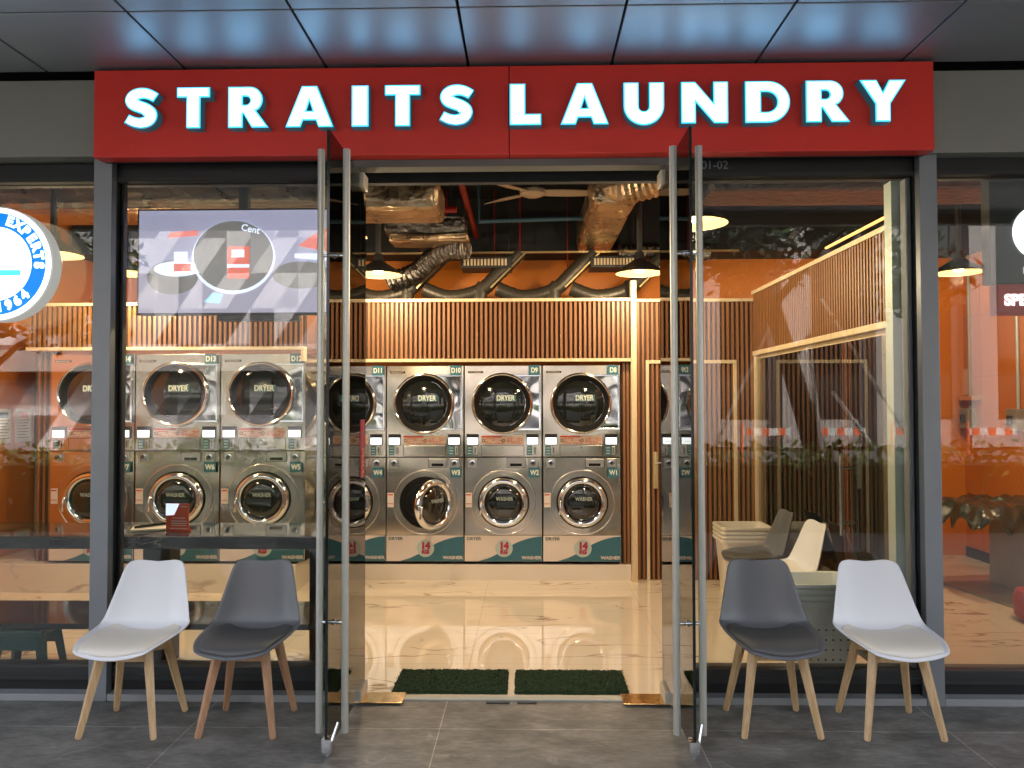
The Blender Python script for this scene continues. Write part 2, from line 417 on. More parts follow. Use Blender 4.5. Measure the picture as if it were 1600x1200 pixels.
# ------------------------------------------------------------------ ground and shell of the building
struct(MB().box(-30, 30, -6.5, .04, -.2, 0).build('pavement', 'paving'))
struct(MB().box(-40, 40, -60, -6.5, -.3, -.12).build('road', 'asphalt'))
struct(MB().box(-7, 7, .04, 6.6, -.2, 0.002).build('floor', 'floor_marble'))
struct(MB().box(-30, 30, .3, 12, 3.75, 11).build('upper_floors', 'cladding'))
struct(MB().box(-7, 7, .04, 6.6, 3.56, 3.7).build('ceiling', 'ceiling_black'))

# soffit over the walkway: panels with open joints
sx_ = [-2.508-.735*k for k in range(14, 0, -1)]+[-2.508+.735*k for k in range(0, 22)]
mb = MB()
ys = [-2.95, -1.96, -.68, -.075]
for i in range(len(sx_)-1):
    for j in range(len(ys)-1):
        z = 3.285
        mb.box(sx_[i]+.006, sx_[i+1]-.006, ys[j]+.006, ys[j+1]-.006, z, z+.03, .003)
sof = struct(mb.build('soffit', 'soffit'))
struct(MB().box(-30, 30, -2.95, .3, 3.33, 3.6).build('canopy_slab', 'joint'))
MB().box(-30, 30, -3.05, -2.95, 3.2, 4.2).build('canopy_fascia', 'cladding')['kind'] = 'structure'

# upper cladding either side of the sign
cl = empty('wall_cladding', (0, 0, 0)); tag(cl, 'olive grey metal cladding panels either side of the red sign under the soffit', 'wall cladding')
MB().box(-12, -2.232, -.03, .2, 2.855, 3.262, .004).build('cladding_panel', 'cladding', cl)
MB().box(2.05, 12, -.03, .2, 2.835, 3.262, .004).build('cladding_panel', 'cladding', cl)
MB().box(-2.225, 2.045, .0, .2, 2.875, 3.262).build('backing_wall', 'frame_dark', cl)
MB().box(-12, 12, .21, .26, 2.77, 3.6).build('bulkhead', 'ceiling_black', cl)

# facade frame ------------------------------------------------------
def post(x0, x1, label):
    t = empty('facade_post', ((x0+x1)/2, 0, 0)); w = (x1-x0)/2
    MB().box(-w, w, -.002, .05, 0, 2.853, .004).build('post_face', 'aluminium', t)
    MB().box(-w+.004, w-.004, .0505, .125, 0, 2.85).build('post_core', 'frame_dark', t)
    MB().box(-w-.008, w+.008, .126, .14, .0, 2.76).build('glazing_channel', 'frame_dark', t)
    tag(t, label, 'post', 'grey aluminium posts of the shopfront')
post(-2.300, -2.204, 'grey aluminium shopfront post left of the white chair')
post(2.032, 2.122, 'grey aluminium shopfront post right of the rightmost white chair')

def window_bay(x0, x1, label, num=False, left=True):
    t = empty('shop_window', ((x0+x1)/2, .1, 0)); c = (x0+x1)/2
    def X(v): return v-c
    MB().box(X(x0), X(x1), -.012, 0, .163, 2.742).build('glass_pane', 'glass_front', t)
    MB().box(X(x0), X(x1), -.045, .06, 2.764, 2.842, .003).build('head_band', 'black', t)
    MB().box(X(x0), X(x1), -.06, .005, 2.742, 2.762, .002).build('head_bead', 'matt_grey', t)
    b = MB(); b.box(X(x0), X(x1), -.05, .06, .091, .163, .003); b.box(X(x0), X(x1), -.058, -.05, .118, .124); b.build('bottom_rail', 'frame_dark', t)
    MB().box(X(x0), X(x1), -.03, .05, .036, .091).build('recess', 'black', t)
    MB().box(X(x0), X(x1), -.10, .05, .0, .036, .003).build('kerb', 'kerb_grey', t)
    tag(t, label, 'window')
    return t
window_bay(-5.5, -2.302, 'tall shop window beside the round blue sign at the left end')
wb = window_bay(-2.202, -.955, 'tall shop window behind the left pair of chairs')
wc = window_bay(.76, 2.03, 'tall shop window behind the right pair of chairs')
window_bay(2.124, 5.5, 'tall shop window right of the right post showing the orange wall')
# inner glazing channel at far left of the middle window, top plate over the doors
MB().box(-.952+1.5785, -.94+1.5785, -.02, .02, .09, 2.77).build('end_bead', 'frame_dark', wb)
MB().box(-.622, -.608, -.01, .03, .163, 2.742, .003).build('side_frame', 'frame_dark', wb)
MB().box(.612, .633, -.01, .06, .163, 2.742, .003).build('side_frame', 'aluminium', wc)
text('unit_number', '01-02', .062, 'aluminium', wc, (.99-1.395, -.047, 2.805), align='CENTER')
tr = MB().box(-.955, .755, -.04, .06, 2.782, 2.872, .003).build('door_transom', 'transom_grey'); tag(tr, 'grey aluminium transom over the open glass doors', 'transom')
th = empty('threshold', (-.1, .05, 0)); tag(th, 'thin metal threshold strip with two brass plates between the doors', 'threshold')
MB().box(-.86, .86, -.02, .03, .0, .010, .002).build('metal_strip', 'aluminium_pale', th)
MB().box(-.80, -.55, -.085, .055, .0105, .017, .002).build('brass_plate', 'brass', th)
MB().box(.58, .82, -.085, .055, .0105, .017, .002).build('brass_plate', 'brass', th)
MB().box(-.12, .0, -.055, -.035, .0, .006, .001).build('strike_plate', 'frame_dark', th)
MB().box(.04, .14, -.055, -.035, .0, .006, .001).build('strike_plate', 'frame_dark', th)

def glass_door(X, s, label):
    t = empty('glass_door', (X, .07, 0)); y0, y1 = -.70, .06
    MB().box(-.006, .006, y0+.004, y1, .035, 2.768).build('glass_leaf', 'glass_leaf', t)
    MB().box(-.0065, .0065, y0, y0+.004, .035, 2.768).build('leaf_edge', 'glass_edge', t)
    MB().box(-.0065, .0065, y1, y1+.004, .035, 2.768).build('leaf_edge', 'glass_edge', t)
    for sg in (-1, 1):
        h = MB().tube([(sg*.058, -.60, .075), (sg*.058, -.60, 2.712)], .0165, 20).build('pull_handle', 'steel_brushed', t, smooth=True)
        b = MB()
        for z in (.565, 2.225):
            b.tube([(sg*.006, -.60, z), (sg*.045, -.60, z)], .0075, 12); b.tube([(sg*.006, -.60, z), (sg*.013, -.60, z)], .013, 14)
        b.build('handle_standoff', 'chrome', h, smooth=True)
    MB().box(-.022, .022, y1-.16, y1+.004, .012, .075, .003).build('floor_pivot', 'steel_brushed', t)
    MB().box(-.018, .018, y1-.11, y1+.004, 2.70, 2.776, .003).build('top_patch', 'steel_brushed', t)
    b = MB(); b.box(-.021, .021, y0-.004, y0+.055, .02, .085, .004); b.tube([(0, y0+.02, .005), (0, y0+.02, .08)], .010, 12)
    b.tube([(.02, y0+.02, .07), (.04, y0+.05, .14)], [.009, .007], 10); b.build('foot_bolt', 'chrome', t, smooth=True)
    tag(t, label, 'door', 'open glass entrance doors')
    return t
dl = glass_door(-.885, 1, 'left open glass door leaf beside the dark grey chair with reddish legs')
dr = glass_door(.717, -1, 'right open glass door leaf beside the grey chair with pale legs')
n = MB().box(.007, .0085, -.065, .035, 1.16, 1.465, .0).build('door_sticker', 'crimson', dl)
MB().box(.0087, .0095, -.062, .032, 1.163, 1.30).build('sticker_lower', 'rubber_red', n)
text('sticker_lettering', 'PULL', .07, 'sticker_pale', n, (.0102, -.015, 1.24), rot=(PI/2, PI/2, PI/2))

# ------------------------------------------------------------------ shop sign
def arc(cx, cy_, r, a0, a1, n=14):
    return [(cx+r*math.cos(R(a0+(a1-a0)*k/n)), cy_+r*math.sin(R(a0+(a1-a0)*k/n))) for k in range(n+1)]
def stroke(P, w, n=6):
    c = cat_rom([(x, y, 0) for x, y in P], n); L, Rr = [], []
    for i, p in enumerate(c):
        d = (c[min(i+1, len(c)-1)]-c[max(i-1, 0)]).normalized(); nn = Vector((-d.y, d.x, 0))
        t = i/(len(c)-1); ww = (w*(.86+.22*math.sin(PI*t)))/2
        L.append((p.x+nn.x*ww, p.y+nn.y*ww)); Rr.append((p.x-nn.x*ww, p.y-nn.y*ww))
    return L+Rr[::-1]
GL = {
 'I': ([[(0, 0), (.38, 0), (.38, 1), (0, 1)]], .38),
 'T': ([[(.24, 0), (.57, 0), (.57, .77), (.81, .77), (.81, 1), (0, 1), (0, .77), (.24, .77)]], .81),
 'L': ([[(0, 0), (.74, 0), (.74, .25), (.36, .25), (.36, 1), (0, 1)]], .74),
 'A': ([[(0, 0), (.345, 0), (.405, .17), (.735, .17), (.795, 0), (1.14, 0), (.75, 1), (.39, 1)], [(.475, .38), (.57, .67), (.665, .38)]], 1.14),
 'U': ([[(0, 1)]+arc(.475, .44, .475, 180, 360, 22)+[(.95, 1), (.61, 1)]+arc(.475, .42, .135, 0, -180, 12)+[(.34, 1)]], .95),
 'N': ([[(0, 0), (.33, 0), (.33, .54), (.78, 0), (1.1, 0), (1.1, 1), (.77, 1), (.77, .46), (.32, 1), (0, 1)]], 1.1),
 'D': ([[(0, 0)]+arc(.52, .5, .5, -90, 90, 24)+[(0, 1)], [(.35, .24), (.35, .76)]+arc(.49, .5, .26, 90, -90, 14)], 1.02),
 'R': ([[(0, 0), (.35, 0), (.35, .345), (.385, .345), (.60, 0), (1.0, 0), (.68, .425)]+arc(.55, .69, .31, -50, 90, 16)+[(0, 1)], [(.35, .55), (.35, .78)]+arc(.45, .665, .115, 90, -90, 10)], 1.0),
 'Y': ([[(.37, 0), (.71, 0), (.71, .43), (1.08, 1), (.70, 1), (.54, .69), (.38, 1), (0, 1), (.37, .43)]], 1.08),
 'S': ([stroke([(.76, .765), (.64, .835), (.50, .875), (.345, .86), (.235, .79), (.20, .69), (.26, .595), (.40, .535), (.54, .475), (.64, .39), (.655, .28), (.58, .175), (.43, .13), (.26, .155), (.10, .235)], .26)], .84)}
sg = empty('shop_sign', (-.093, 0, 2.82)); tag(sg, 'long red fascia sign with lit white letters reading STRAITS LAUNDRY', 'sign')
MB().box(-2.143, -.002, -.12, -.035, -.0, .452, .003).build('sign_panel', 'red_panel', sg)
MB().box(.002, 2.143, -.12, -.035, -.0, .452, .003).build('sign_panel', 'red_panel', sg)
MB().box(-2.139, 2.139, -.035, -.001, .004, .446).build('sign_backing', 'frame_dark', sg)
LET = [('S', -2.053, -1.869), ('T', -1.774, -1.61), ('R', -1.512, -1.313), ('A', -1.219, -0.982), ('I', -0.884, -0.803), ('T', -0.716, -0.541), ('S', -0.451, -0.267), ('L', -0.087, 0.067), ('A', 0.17, 0.404), ('U', 0.484, 0.682), ('N', 0.771, 1.0), ('D', 1.089, 1.307), ('R', 1.39, 1.601), ('Y', 1.658, 1.878)]   # left and right edge of each letter, metres
for ch, a, b in LET:
    x0, x1 = a, b
    spl, w = GL[ch]; h = .204; sx = (x1-x0)/w
    sp = [[(x*sx, y*h) for x, y in s] for s in spl]
    body = curve_mesh(sp, .026, .004); face = curve_mesh(sp, .003, -.005); rim = curve_mesh(sp, .003, .002)
    lo = place_mesh('letter', body, 'letter_side', sg, (x0+.093, -.150, .128))
    place_mesh('letter_rim', rim, 'letter_rim', lo, (0, 0, .0275), (0, 0, 0))
    place_mesh('letter_face', face, 'letter_face', lo, (0, 0, .030), (0, 0, 0))

# round lit sign, left
rs = empty('round_sign', (-2.751, -.02, 2.275)); tag(rs, 'round backlit white sign with a blue ring reading EXPERTS and 1964 on the left window', 'sign')
MB().lathe([(.296, 0), (.298, -.075), (.292, -.082)], axis='Y', seg=72).build('sign_case', 'sign_rim', rs, smooth=True)
MB().lathe([(.291, -.0825), (.291, -.086)], axis='Y', seg=72).build('sign_face', 'sign_white', rs, smooth=True)
MB().lathe([(.266, -.0862), (.266, -.088), (.192, -.088), (.192, -.0862)], axis='Y', seg=72, close=True).build('blue_ring', 'sign_blue', rs)
MB().box(-.2, .135, -.0885, -.0865, -.062, -.032).build('blue_bar', 'sign_cyan', rs)
def ring_text(s, r, a0, step, size, inward=False):
    for i, c in enumerate(s):
        a = a0+i*step
        x, z = r*math.cos(R(a)), r*math.sin(R(a))
        ry = (a-90) if not inward else (a+90)
        # letter plane faces -Y; spin about the plane normal
        me = text_mesh(c, size, extrude=.001, bold=.0035)
        o = place_mesh('ring_letter', me, 'sign_white', rs, (x, -.0892, z), (PI/2, -R(ry), 0))
ring_text('EXPERTS', .230, 71, -12.2, .068)
ring_text('1964', .228, -83, 12.5, .068, True)

# black hanging sign, right
bs = empty('hanging_sign', (2.86, .42, 1.80)); tag(bs, 'dark hanging light box with a white disc and red strip behind the right window', 'sign')
MB().box(-.24, .8, -.03, .05, .42, 1.10, .004).build('sign_case', 'frame_dark', bs)
MB().box(-.20, .8, -.031, .05, .245, .418, .004).build('red_strip', 'red_panel', bs)
MB().lathe([(.155, -.033), (.155, -.037)], c=(.04, 0, .71), axis='Y', seg=40).build('lit_disc', 'sign_white', bs)
text('strip_lettering', 'SPEED', .085, 'sign_white', bs, (-.165, -.0325, .325), align='LEFT', bold=.004)
MB().box(-.055, .40, -.037, -.0325, .475, .515, .002).build('white_bar', 'sign_white', bs)
bb = MB(); bb.tube([(.0, .01, 1.09), (.0, .01, 1.76)], .012, 8); bb.tube([(.6, .01, 1.09), (.6, .01, 1.76)], .012, 8); bb.build('hanger', 'black', bs)

# ------------------------------------------------------------------ interior walls
def slat_panel(mb, x0, x1, y, z0, z1, pitch=.0415, w=.0205, d=.024):
    n = max(1, int(round((x1-x0)/pitch))); p = (x1-x0)/n
    for i in range(n): mb.box(x0+p*i+(p-w)/2, x0+p*i+(p+w)/2, y-d, y+.001, z0, z1)
def slat_wall(name, x0, x1, y, z0, z1, label, trims=()):
    t = empty(name, (0, y, 0)); tag(t, label, 'slat wall')
    MB().box(x0, x1, 0, .06, z0, z1).build('backing_board', 'slat_back', t)
    mb = MB(); slat_panel(mb, x0+.005, x1-.005, -.0005, z0+.003, z1-.003); mb.build('slats', 'slat_wood', t)
    for tr_ in trims: MB().box(*tr_, .002).build('trim', 'trim_wood', t)
    return t
slat_wall('slat_fascia', -1.835, .895, 2.73, 1.94, 2.44, 'brown timber slat fascia over dryers D11 to D8', [(-1.835, .895, -.03, .06, 2.44, 2.468), (-1.835, .895, -.03, .06, 1.912, 1.94)])
slat_wall('slat_fascia', -4.15, -1.838, 2.28, 2.02, 2.36, 'brown timber slat fascia over dryers D14 to D12 behind the screen', [(-4.15, -1.838, -.03, .06, 2.36, 2.386), (-4.15, -1.838, -.03, .06, 1.992, 2.02), (-1.862, -1.838, -.031, .06, 1.90, 1.9915)])
slat_wall('slat_column', .822, .897, 2.80, .14, 1.91, 'narrow slatted column between the end machine and the pale pillar')
slat_wall('slat_column', -4.14, -3.985, 2.40, .0, 1.99, 'narrow slatted column left of machine D14')
t = slat_wall('slat_wall', .945, 1.99, 2.80, .0, 2.44, 'slatted back wall with a hidden service door right of the machines', [(.945, 1.99, -.03, .06, 2.44, 2.468), (1.035, 1.062, -.0335, 0, .0, 1.925), (1.0625, 1.8, -.0335, 0, 1.895, 1.925), (1.8, 1.83, -.0335, 0, .0, 1.925)])
b = MB(); b.box(1.095, 1.135, -.034, -.020, .80, 1.12, .003); b.build('door_plate', 'rail_gold', t)
b = MB(); b.tube([(1.115, -.034, 1.03), (1.115, -.075, 1.03), (1.20, -.078, 1.03)], .009, 10); b.build('door_lever', 'chrome', t, smooth=True)
p = MB().box(.897, .945, 2.69, 2.80, .0, 2.62, .003).build('pillar', 'trim_wood'); tag(p, 'pale timber pillar right of machine D8 reaching above the slats', 'pillar')
# marble plinths
tag(MB().box(-1.905, .895, 2.745, 3.7, .0, .14, .003).build('plinth', 'plinth_marble'), 'low marble plinth under machines D11 to D8', 'plinth')
tag(MB().box(-4.545, -1.907, 2.27, 2.99, .0, .235, .003).build('plinth', 'plinth_marble'), 'marble plinth under machines D14 to D12', 'plinth')
# orange walls
def tiled_wall(name, label, pts, axis):
    t = empty(name, (0, 0, 0)); tag(t, label, 'wall')
    MB().box(*pts).build('wall_face', 'orange_wall', t)
    return t
wl = tiled_wall('orange_wall', 'glossy orange side wall left of the machines carrying two notices', (-4.65, -4.55, .25, 6.5, 0, 3.56), 0)
wr = tiled_wall('orange_wall', 'orange tiled wall on the far right with grey conduits', (4.43, 4.53, .25, 6.5, 0, 3.56), 0)
wk = tiled_wall('orange_wall', 'orange back wall glimpsed above the slats behind the ducts', (-4.55, 4.43, 3.9, 4.0, 0, 3.56), 1)
b = MB()
for z in (.6, 1.2, 1.8, 2.4): b.box(4.4275, 4.43, .25, 3.9, z, z+.004)
for k in range(6): b.box(4.4275, 4.43, .6+.6*k, .604+.6*k, 0, 3.5)
b.build('grout_lines', 'orange_grout', wr)
tag(MB().box(4.41, 4.4275, .25, 3.88, 0, .10, .002).build('skirting', 'frame_dark'), 'dark skirting board along the right orange wall', 'skirting')
tag(MB().box(-4.5, 4.42, 3.45, 3.88, 3.02, 3.55).build('ceiling_bulkhead', 'ceiling_black'), 'dark bulkhead under the ceiling at the back of the shop', 'bulkhead')
# pale mouldings on far left wall
tag(MB().box(-4.549, -4.50, 3.0, 3.06, .0, 2.2, .002).build('wall_trim', 'trim_wood'), 'pale vertical trim at the end of the left orange wall', 'trim')

# partition with glass at X = 2
pt = empty('glass_partition', (2.0, 0, 0)); tag(pt, 'glazed partition with a slatted band on top and a glass door, right of the shop', 'partition')
MB().box(.0, .04, .28, 2.8, 2.0, 2.50).build('backing_board', 'slat_back', pt)
b = MB()
n_ = 62
for i in range(n_):
    y = .285+i*(2.5/n_); b.box(-.024, .0005, y, y+.020, 2.003, 2.497)
b.build('slats', 'slat_wood', pt)
MB().box(-.03, .05, .26, 2.80, 2.50, 2.53, .002).build('trim', 'trim_wood', pt)
MB().box(-.03, .05, .26, 2.80, 1.962, 2.0, .002).build('trim', 'trim_wood', pt)
MB().box(-.02, .04, 2.735, 2.79, .0, 1.962, .002).build('trim', 'trim_wood', pt)
MB().box(.0, .01, .95, 2.733, .02, 1.93).build('glass_pane', 'glass_inner', pt)
MB().box(.0, .01, .27, .942, .02, 1.93).build('glass_door', 'glass_inner', pt)
MB().box(.012, .03, .27, 2.73, 1.93, 1.9615).build('head_rail', 'trim_wood', pt)
hd = MB()
for sx2 in (-.045, .055): hd.tube([(sx2, .86, .72), (sx2, .86, 1.22)], .011, 12)
hd.tube([(-.045, .86, .80), (.055, .86, .80)], .007, 8); hd.tube([(-.045, .86, 1.14), (.055, .86, 1.14)], .007, 8)
hd.build('pull_handle', 'chrome', pt, smooth=True)
MB().box(-.035, .045, .17, .255, .0, 2.75, .003).build('end_post', 'white_frame', pt)
tag(MB().box(1.985, 2.0, .3, 1.15, 2.575, 2.587).build('led_strip', 'led_warm'), 'glowing amber light strip above the partition slats', 'light strip')

# ------------------------------------------------------------------ washer dryer stacks
MW, MH = .681, 1.722
def door_ring(mb, c, r_out, r_in, d0, d1):
    """rounded ring, axis Y, front at d1"""
    n = 10; prof = []
    for k in range(n+1):
        a = PI*k/n
        r = (r_out+r_in)/2+(r_out-r_in)/2*math.cos(a); prof.append((r, d0-(d0-d1)*math.sin(a)))
    mb.lathe(prof, c=c, axis='Y', seg=64, close=True)
def make_machine():
    t = empty('washer_dryer')
    MB().box(.003, MW, 0, .75, 0.235, MH, .004).build('cabinet', 'steel', t)
    MB().box(.003, MW, .003, .75, .005, .2345).build('cabinet_foot', 'gasket', t)
    b = MB(); b.box(.003, MW, -.003, -.0005, .912, .921); b.build('front_seam', 'gasket', t)
    # dryer door
    hp = MB().box(.40, .662, -.013, -.0005, 1.163, 1.633, .003).build('hinge_plate', 'mirror_plate', t)
    fr = MB()
    fr.box(.40, .672, -.024, -.0135, 1.623, 1.643, .003); fr.box(.40, .672, -.024, -.0135, 1.153, 1.172, .003); fr.box(.656, .672, -.0245, -.0005, 1.1725, 1.6225, .003)
    fr.build('hinge_rim', 'chrome', hp)
    dd = MB(); door_ring(dd, (.335, 0, 1.388), .270, .238, -.0135, -.055); dro = dd.build('dryer_door', 'chrome', t, smooth=True)
    MB().lathe([(.239, -.001), (.239, -.030), (.205, -.018), (.205, -.001)], c=(.335, 0, 1.388), axis='Y', seg=64, close=True).build('door_gasket', 'gasket', dro, smooth=True)
    MB().lathe([(.206, -.012), (.150, -.030), (.08, -.040), (.0005, -.043)], c=(.335, 0, 1.388), axis='Y', seg=56).build('door_glass', 'door_glass', dro, smooth=True)
    MB().box(.285, .455, -.0465, -.0445, 1.405, 1.462).build('door_label', 'teal', dro)
    text('door_lettering', 'DRYER', .066, 'label_text', dro, (.365, -.0478, 1.433), sx=.78, bold=.0015)
    # number plate
    for z0, n in ((1.636, 'upper'), (.741, 'lower')):
        MB().box(.566, .664, -.0265, -.0250, z0, z0+.086).build('number_plate', 'teal', t)
    bs_ = MB().box(.035, .165, -.004, -.0005, 1.655, 1.672).build('name_strip', 'gasket', t)
    q = MB()
    for k in range(7): q.box(.045+k*.016, .055+k*.016, -.0052, -.0042, 1.660, 1.667)
    q.build('name_marks', 'sticker_pale', bs_)
    for x in (.02, .545):
        s = MB().box(x, x+.108, -.014, -.0005, 1.022, 1.12, .003).build('payment_terminal', 'black', t)
        MB().box(x+.006, x+.102, -.0158, -.0145, 1.030, 1.088).build('terminal_screen', 'screen_on', s)
        g = MB()
        for k in range(3): g.box(x+.028+k*.017, x+.039+k*.017, -.0167, -.0161, 1.050, 1.056)
        g.build('screen_marks', 'screen_glyph', s)
        k1 = MB().box(x+.004, x+.052, -.004, -.0005, .935, 1.015).build('price_label', 'teal', t)
        q = MB()
        for k in range(3): q.box(x+.012, x+.044, -.0052, -.0042, .946+k*.024, .953+k*.024)
        q.build('price_marks', 'badge', k1)
        sl_ = MB(); sl_.box(x+.062, x+.090, -.006, -.0005, .938, 1.010, .002); sl_.build('coin_slot', 'steel_flat', t)
        MB().box(x+.073, x+.079, -.0075, -.0062, .950, .998).build('slot_opening', 'gasket', t)
    st = MB().box(.15, .522, -.003, -.0005, 1.030, 1.106).build('warning_label', 'sticker_pale', t)
    q = MB(); q.box(.152, .33, -.0045, -.0035, 1.090, 1.104)
    rr = random.Random(3)
    for r_ in range(4):
        x = .185
        while x < .51:
            w = rr.uniform(.008, .03)
            if rr.random() < .8 and not (.325 < x < .36): q.box(x, min(x+w, .515), -.0045, -.0035, 1.036+r_*.013, 1.042+r_*.013)
            x += w+.006
    q.build('warning_marks', 'sticker_red', st)
    for x in (.17, .345): MB().lathe([(.014, -.0046), (.014, -.0036), (.009, -.0036), (.009, -.0046)], c=(x, 0, 1.062), axis='Y', seg=16, close=True).build('warning_symbol', 'gasket', st)
    lp = MB(); lp.box(.155, .523, -.006, -.0005, .930, 1.020, .003); lp.build('lint_drawer', 'steel', t)
    q = MB()
    for a in ((.152, .526, .926, .9285), (.152, .526, 1.0215, 1.024), (.1505, .1525, .926, 1.024), (.5255, .5275, .926, 1.024)): q.box(a[0], a[1], -.0028, -.0005, a[2], a[3])
    q.box(.333, .341, -.0085, -.0062, .996, 1.004); q.build('drawer_gap', 'gasket', t)
    for x in (.072, .603):
        k0 = MB().box(x-.041, x+.041, -.009, -.0005, .825, .905, .004).build('knob_plate', 'steel_flat', t)
        MB().lathe([(.026, -.0095), (.026, -.02), (.020, -.021), (.018, -.0095)], c=(x, 0, .865), axis='Y', seg=24, close=True).build('start_knob', 'chrome', k0, smooth=True)
        MB().lathe([(.016, -.0095), (.014, -.018), (.001, -.018)], c=(x, 0, .865), axis='Y', seg=20).build('knob_button', 'frame_dark', k0)
    sp_ = MB().box(.377, .533, -.008, -.0005, .828, .903, .003).build('soap_flap', 'steel_flat', t)
    q = MB(); q.box(.402, .505, -.0095, -.0082, .838, .862)
    q.build('flap_opening', 'gasket', sp_)
    q = MB()
    for a in ((.374, .536, .825, .8275), (.374, .536, .9035, .906), (.3735, .3765, .825, .906), (.5335, .5365, .825, .906)): q.box(a[0], a[1], -.0028, -.0005, a[2], a[3])
    q.build('flap_gap', 'gasket', t)
    # washer: pressed ring and opening
    q = MB(); q.lathe([(.286, -.0003), (.283, -.002), (.279, -.002), (.276, -.0003)], c=(.345, 0, .521), axis='Y', seg=64, close=True); q.build('pressed_ring', 'steel', t, smooth=True)
    MB().lathe([(.226, -.0003), (.226, -.0068), (.150, -.0068), (.150, -.0003)], c=(.345, 0, .521), axis='Y', seg=56, close=True).build('tub_seal', 'gasket', t)
    q = MB(); q.lathe([(.152, -.0020), (.0005, -.0020)], c=(.345, 0, .521), axis='Y', seg=48); q.lathe([(.168, -.0070), (.164, -.016), (.150, -.016), (.149, -.0070)], c=(.345, 0, .521), axis='Y', seg=48, close=True)
    q.build('drum_mouth', 'drum', t, smooth=True)
    # washer door, origin at its hinge
    hx = .547
    dmb = MB(); door_ring(dmb, (-.202, -.012, 0), .216, .156, -.002, -.042)
    wd = dmb.build('washer_door', 'chrome', t, (hx, 0, .521), smooth=True)
    MB().lathe([(.160, -.020), (.135, -.048), (.11, -.054), (.0005, -.056)], c=(-.202, 0, 0), axis='Y', seg=48).build('door_glass', 'door_glass', wd, smooth=True)
    MB().lathe([(.214, -.008), (.214, -.0115), (.10, -.0115), (.10, -.008)], c=(-.202, 0, 0), axis='Y', seg=48, close=True).build('door_back', 'gasket', wd)
    q = MB()
    for z in (-.06, .06): q.tube([(-.022, -.055, z-.014), (-.022, -.055, z+.014)], .012, 12)
    q.tube([(-.006, -.05, -.05), (-.006, -.05, .05)], .008, 10); q.build('door_hinge', 'steel_flat', wd, smooth=True)
    q = MB(); q.tube([(-.392, -.062, .012), (-.392, -.075, -.0), (-.40, -.075, -.06), (-.405, -.068, -.095)], [.012, .010, .009, .011], 10); q.lathe([(.016, -.05), (.016, -.07), (.001, -.072)], c=(-.392, 0, .0), axis='Y', seg=16)
    q.build('door_handle', 'chrome', wd, smooth=True)
    text('door_lettering', 'WASHER', .045, 'teal_text', wd, (-.192, -.0588, .035), sx=.82, bold=.001)
    s2 = MB().box(.012, .068, -.003, -.0005, .478, .604).build('safety_label', 'white_vinyl', t)
    MB().box(.016, .060, -.0045, -.0035, .582, .594).build('label_heading', 'sticker_red', s2); MB().box(.014, .064, -.0045, -.0035, .506, .512).build('label_line', 'sticker_red', s2)
    # base panel
    bp = MB().box(.0035, MW-.0005, -.006, .002, .008, .232, .001).build('base_panel', 'white_vinyl', t)
    cv = cat_rom([(.13, 0, .012), (.22, 0, .040), (.33, 0, .095), (.43, 0, .158), (.53, 0, .198), (.61, 0, .218), (MW-.002, 0, .226)], 6)
    poly = [(p.x, p.z) for p in cv]+[(MW-.002, .010), (.13, .010)]
    MB().prism(poly, -.0085, -.0065).build('teal_swoosh', 'teal', bp)
    MB().lathe([(.076, -.0088), (.076, -.0105)], c=(.348, 0, .122), axis='Y', seg=40).build('capacity_badge', 'badge', bp)
    text('badge_lettering', '14', .080, 'crimson', bp, (.348, -.0118, .143), bold=.0055)
    text('badge_lettering', 'KG', .046, 'crimson', bp, (.348, -.0118, .090), bold=.0035)
    text('panel_lettering', 'DRYER', .036, 'grey_text', bp, (.085, -.0075, .204), bold=.0008, sx=1.15)
    text('panel_lettering', 'WASHER', .038, 'white_vinyl', bp, (.588, -.0098, .040), bold=.0012, sx=1.12)
    return t
proto = make_machine()
units = [('D14', 'W7', -3.966, 2.30, .25, 1.035, 0), ('D13', 'W6', -3.254, 2.30, .25, 1.035, 0), ('D12', 'W5', -2.543, 2.30, .25, 1.035, 0),
         ('D11', 'W4', -1.936, 2.75, .16, 1, 0), ('D10', 'W3', -1.250, 2.75, .16, 1, 1), ('D9', 'W2', -.562, 2.75, .16, 1, 0), ('D8', 'W1', .126, 2.75, .16, 1, 0)]
desc = {'D14': 'stacked steel washer and dryer marked D14 and W7 behind the left post',
 'D13': 'stacked steel washer and dryer marked D13 and W6 behind the white chair and promo card',
 'D12': 'stacked steel washer and dryer marked D12 and W5 behind the screen and the grey chair',
 'D11': 'stacked steel washer and dryer marked D11 and W4 partly behind the left glass door',
 'D10': 'stacked steel washer and dryer marked D10 and W3 with its washer door hanging open',
 'D9': 'stacked steel washer and dryer marked D9 and W2 between the open W3 and W1',
 'D8': 'stacked steel washer and dryer marked D8 and W1 beside the pale pillar'}
roots = [proto]+[copy_tree(proto) for _ in units[1:]]
for o, (dn, wn, x, y, z, sc_, op) in zip(roots, units):
    o.location = (x, y, z); o.scale = (sc_, 1, .995 if sc_ > 1 else 1)
    tag(o, desc[dn], 'washer dryer', 'stacked laundry machines')
    kids = [c for c in bpy.data.objects if c.parent == o]
    plates = sorted([c for c in kids if c.name.startswith('number_plate')], key=lambda q: -q.bound_box[1][2])
    for pl, s, zz in zip(plates, (dn, wn), (1.677, .782)):
        text('number_lettering', s, .060, 'label_text', pl, (.617, -.0278, zz), sx=.8, bold=.0018)
    if op:
        for c in kids:
            if c.name.startswith('washer_door'): c.rotation_euler = (0, 0, R(52))
# added dark panel, stands in for the shade in the gaps between machines
tag(MB().box(-1.9, .89, 3.55, 3.62, .14, 1.9).build('gap_backing', 'ceiling_black'), 'dark panel added behind the machines to keep the gaps between them dark', 'panel')

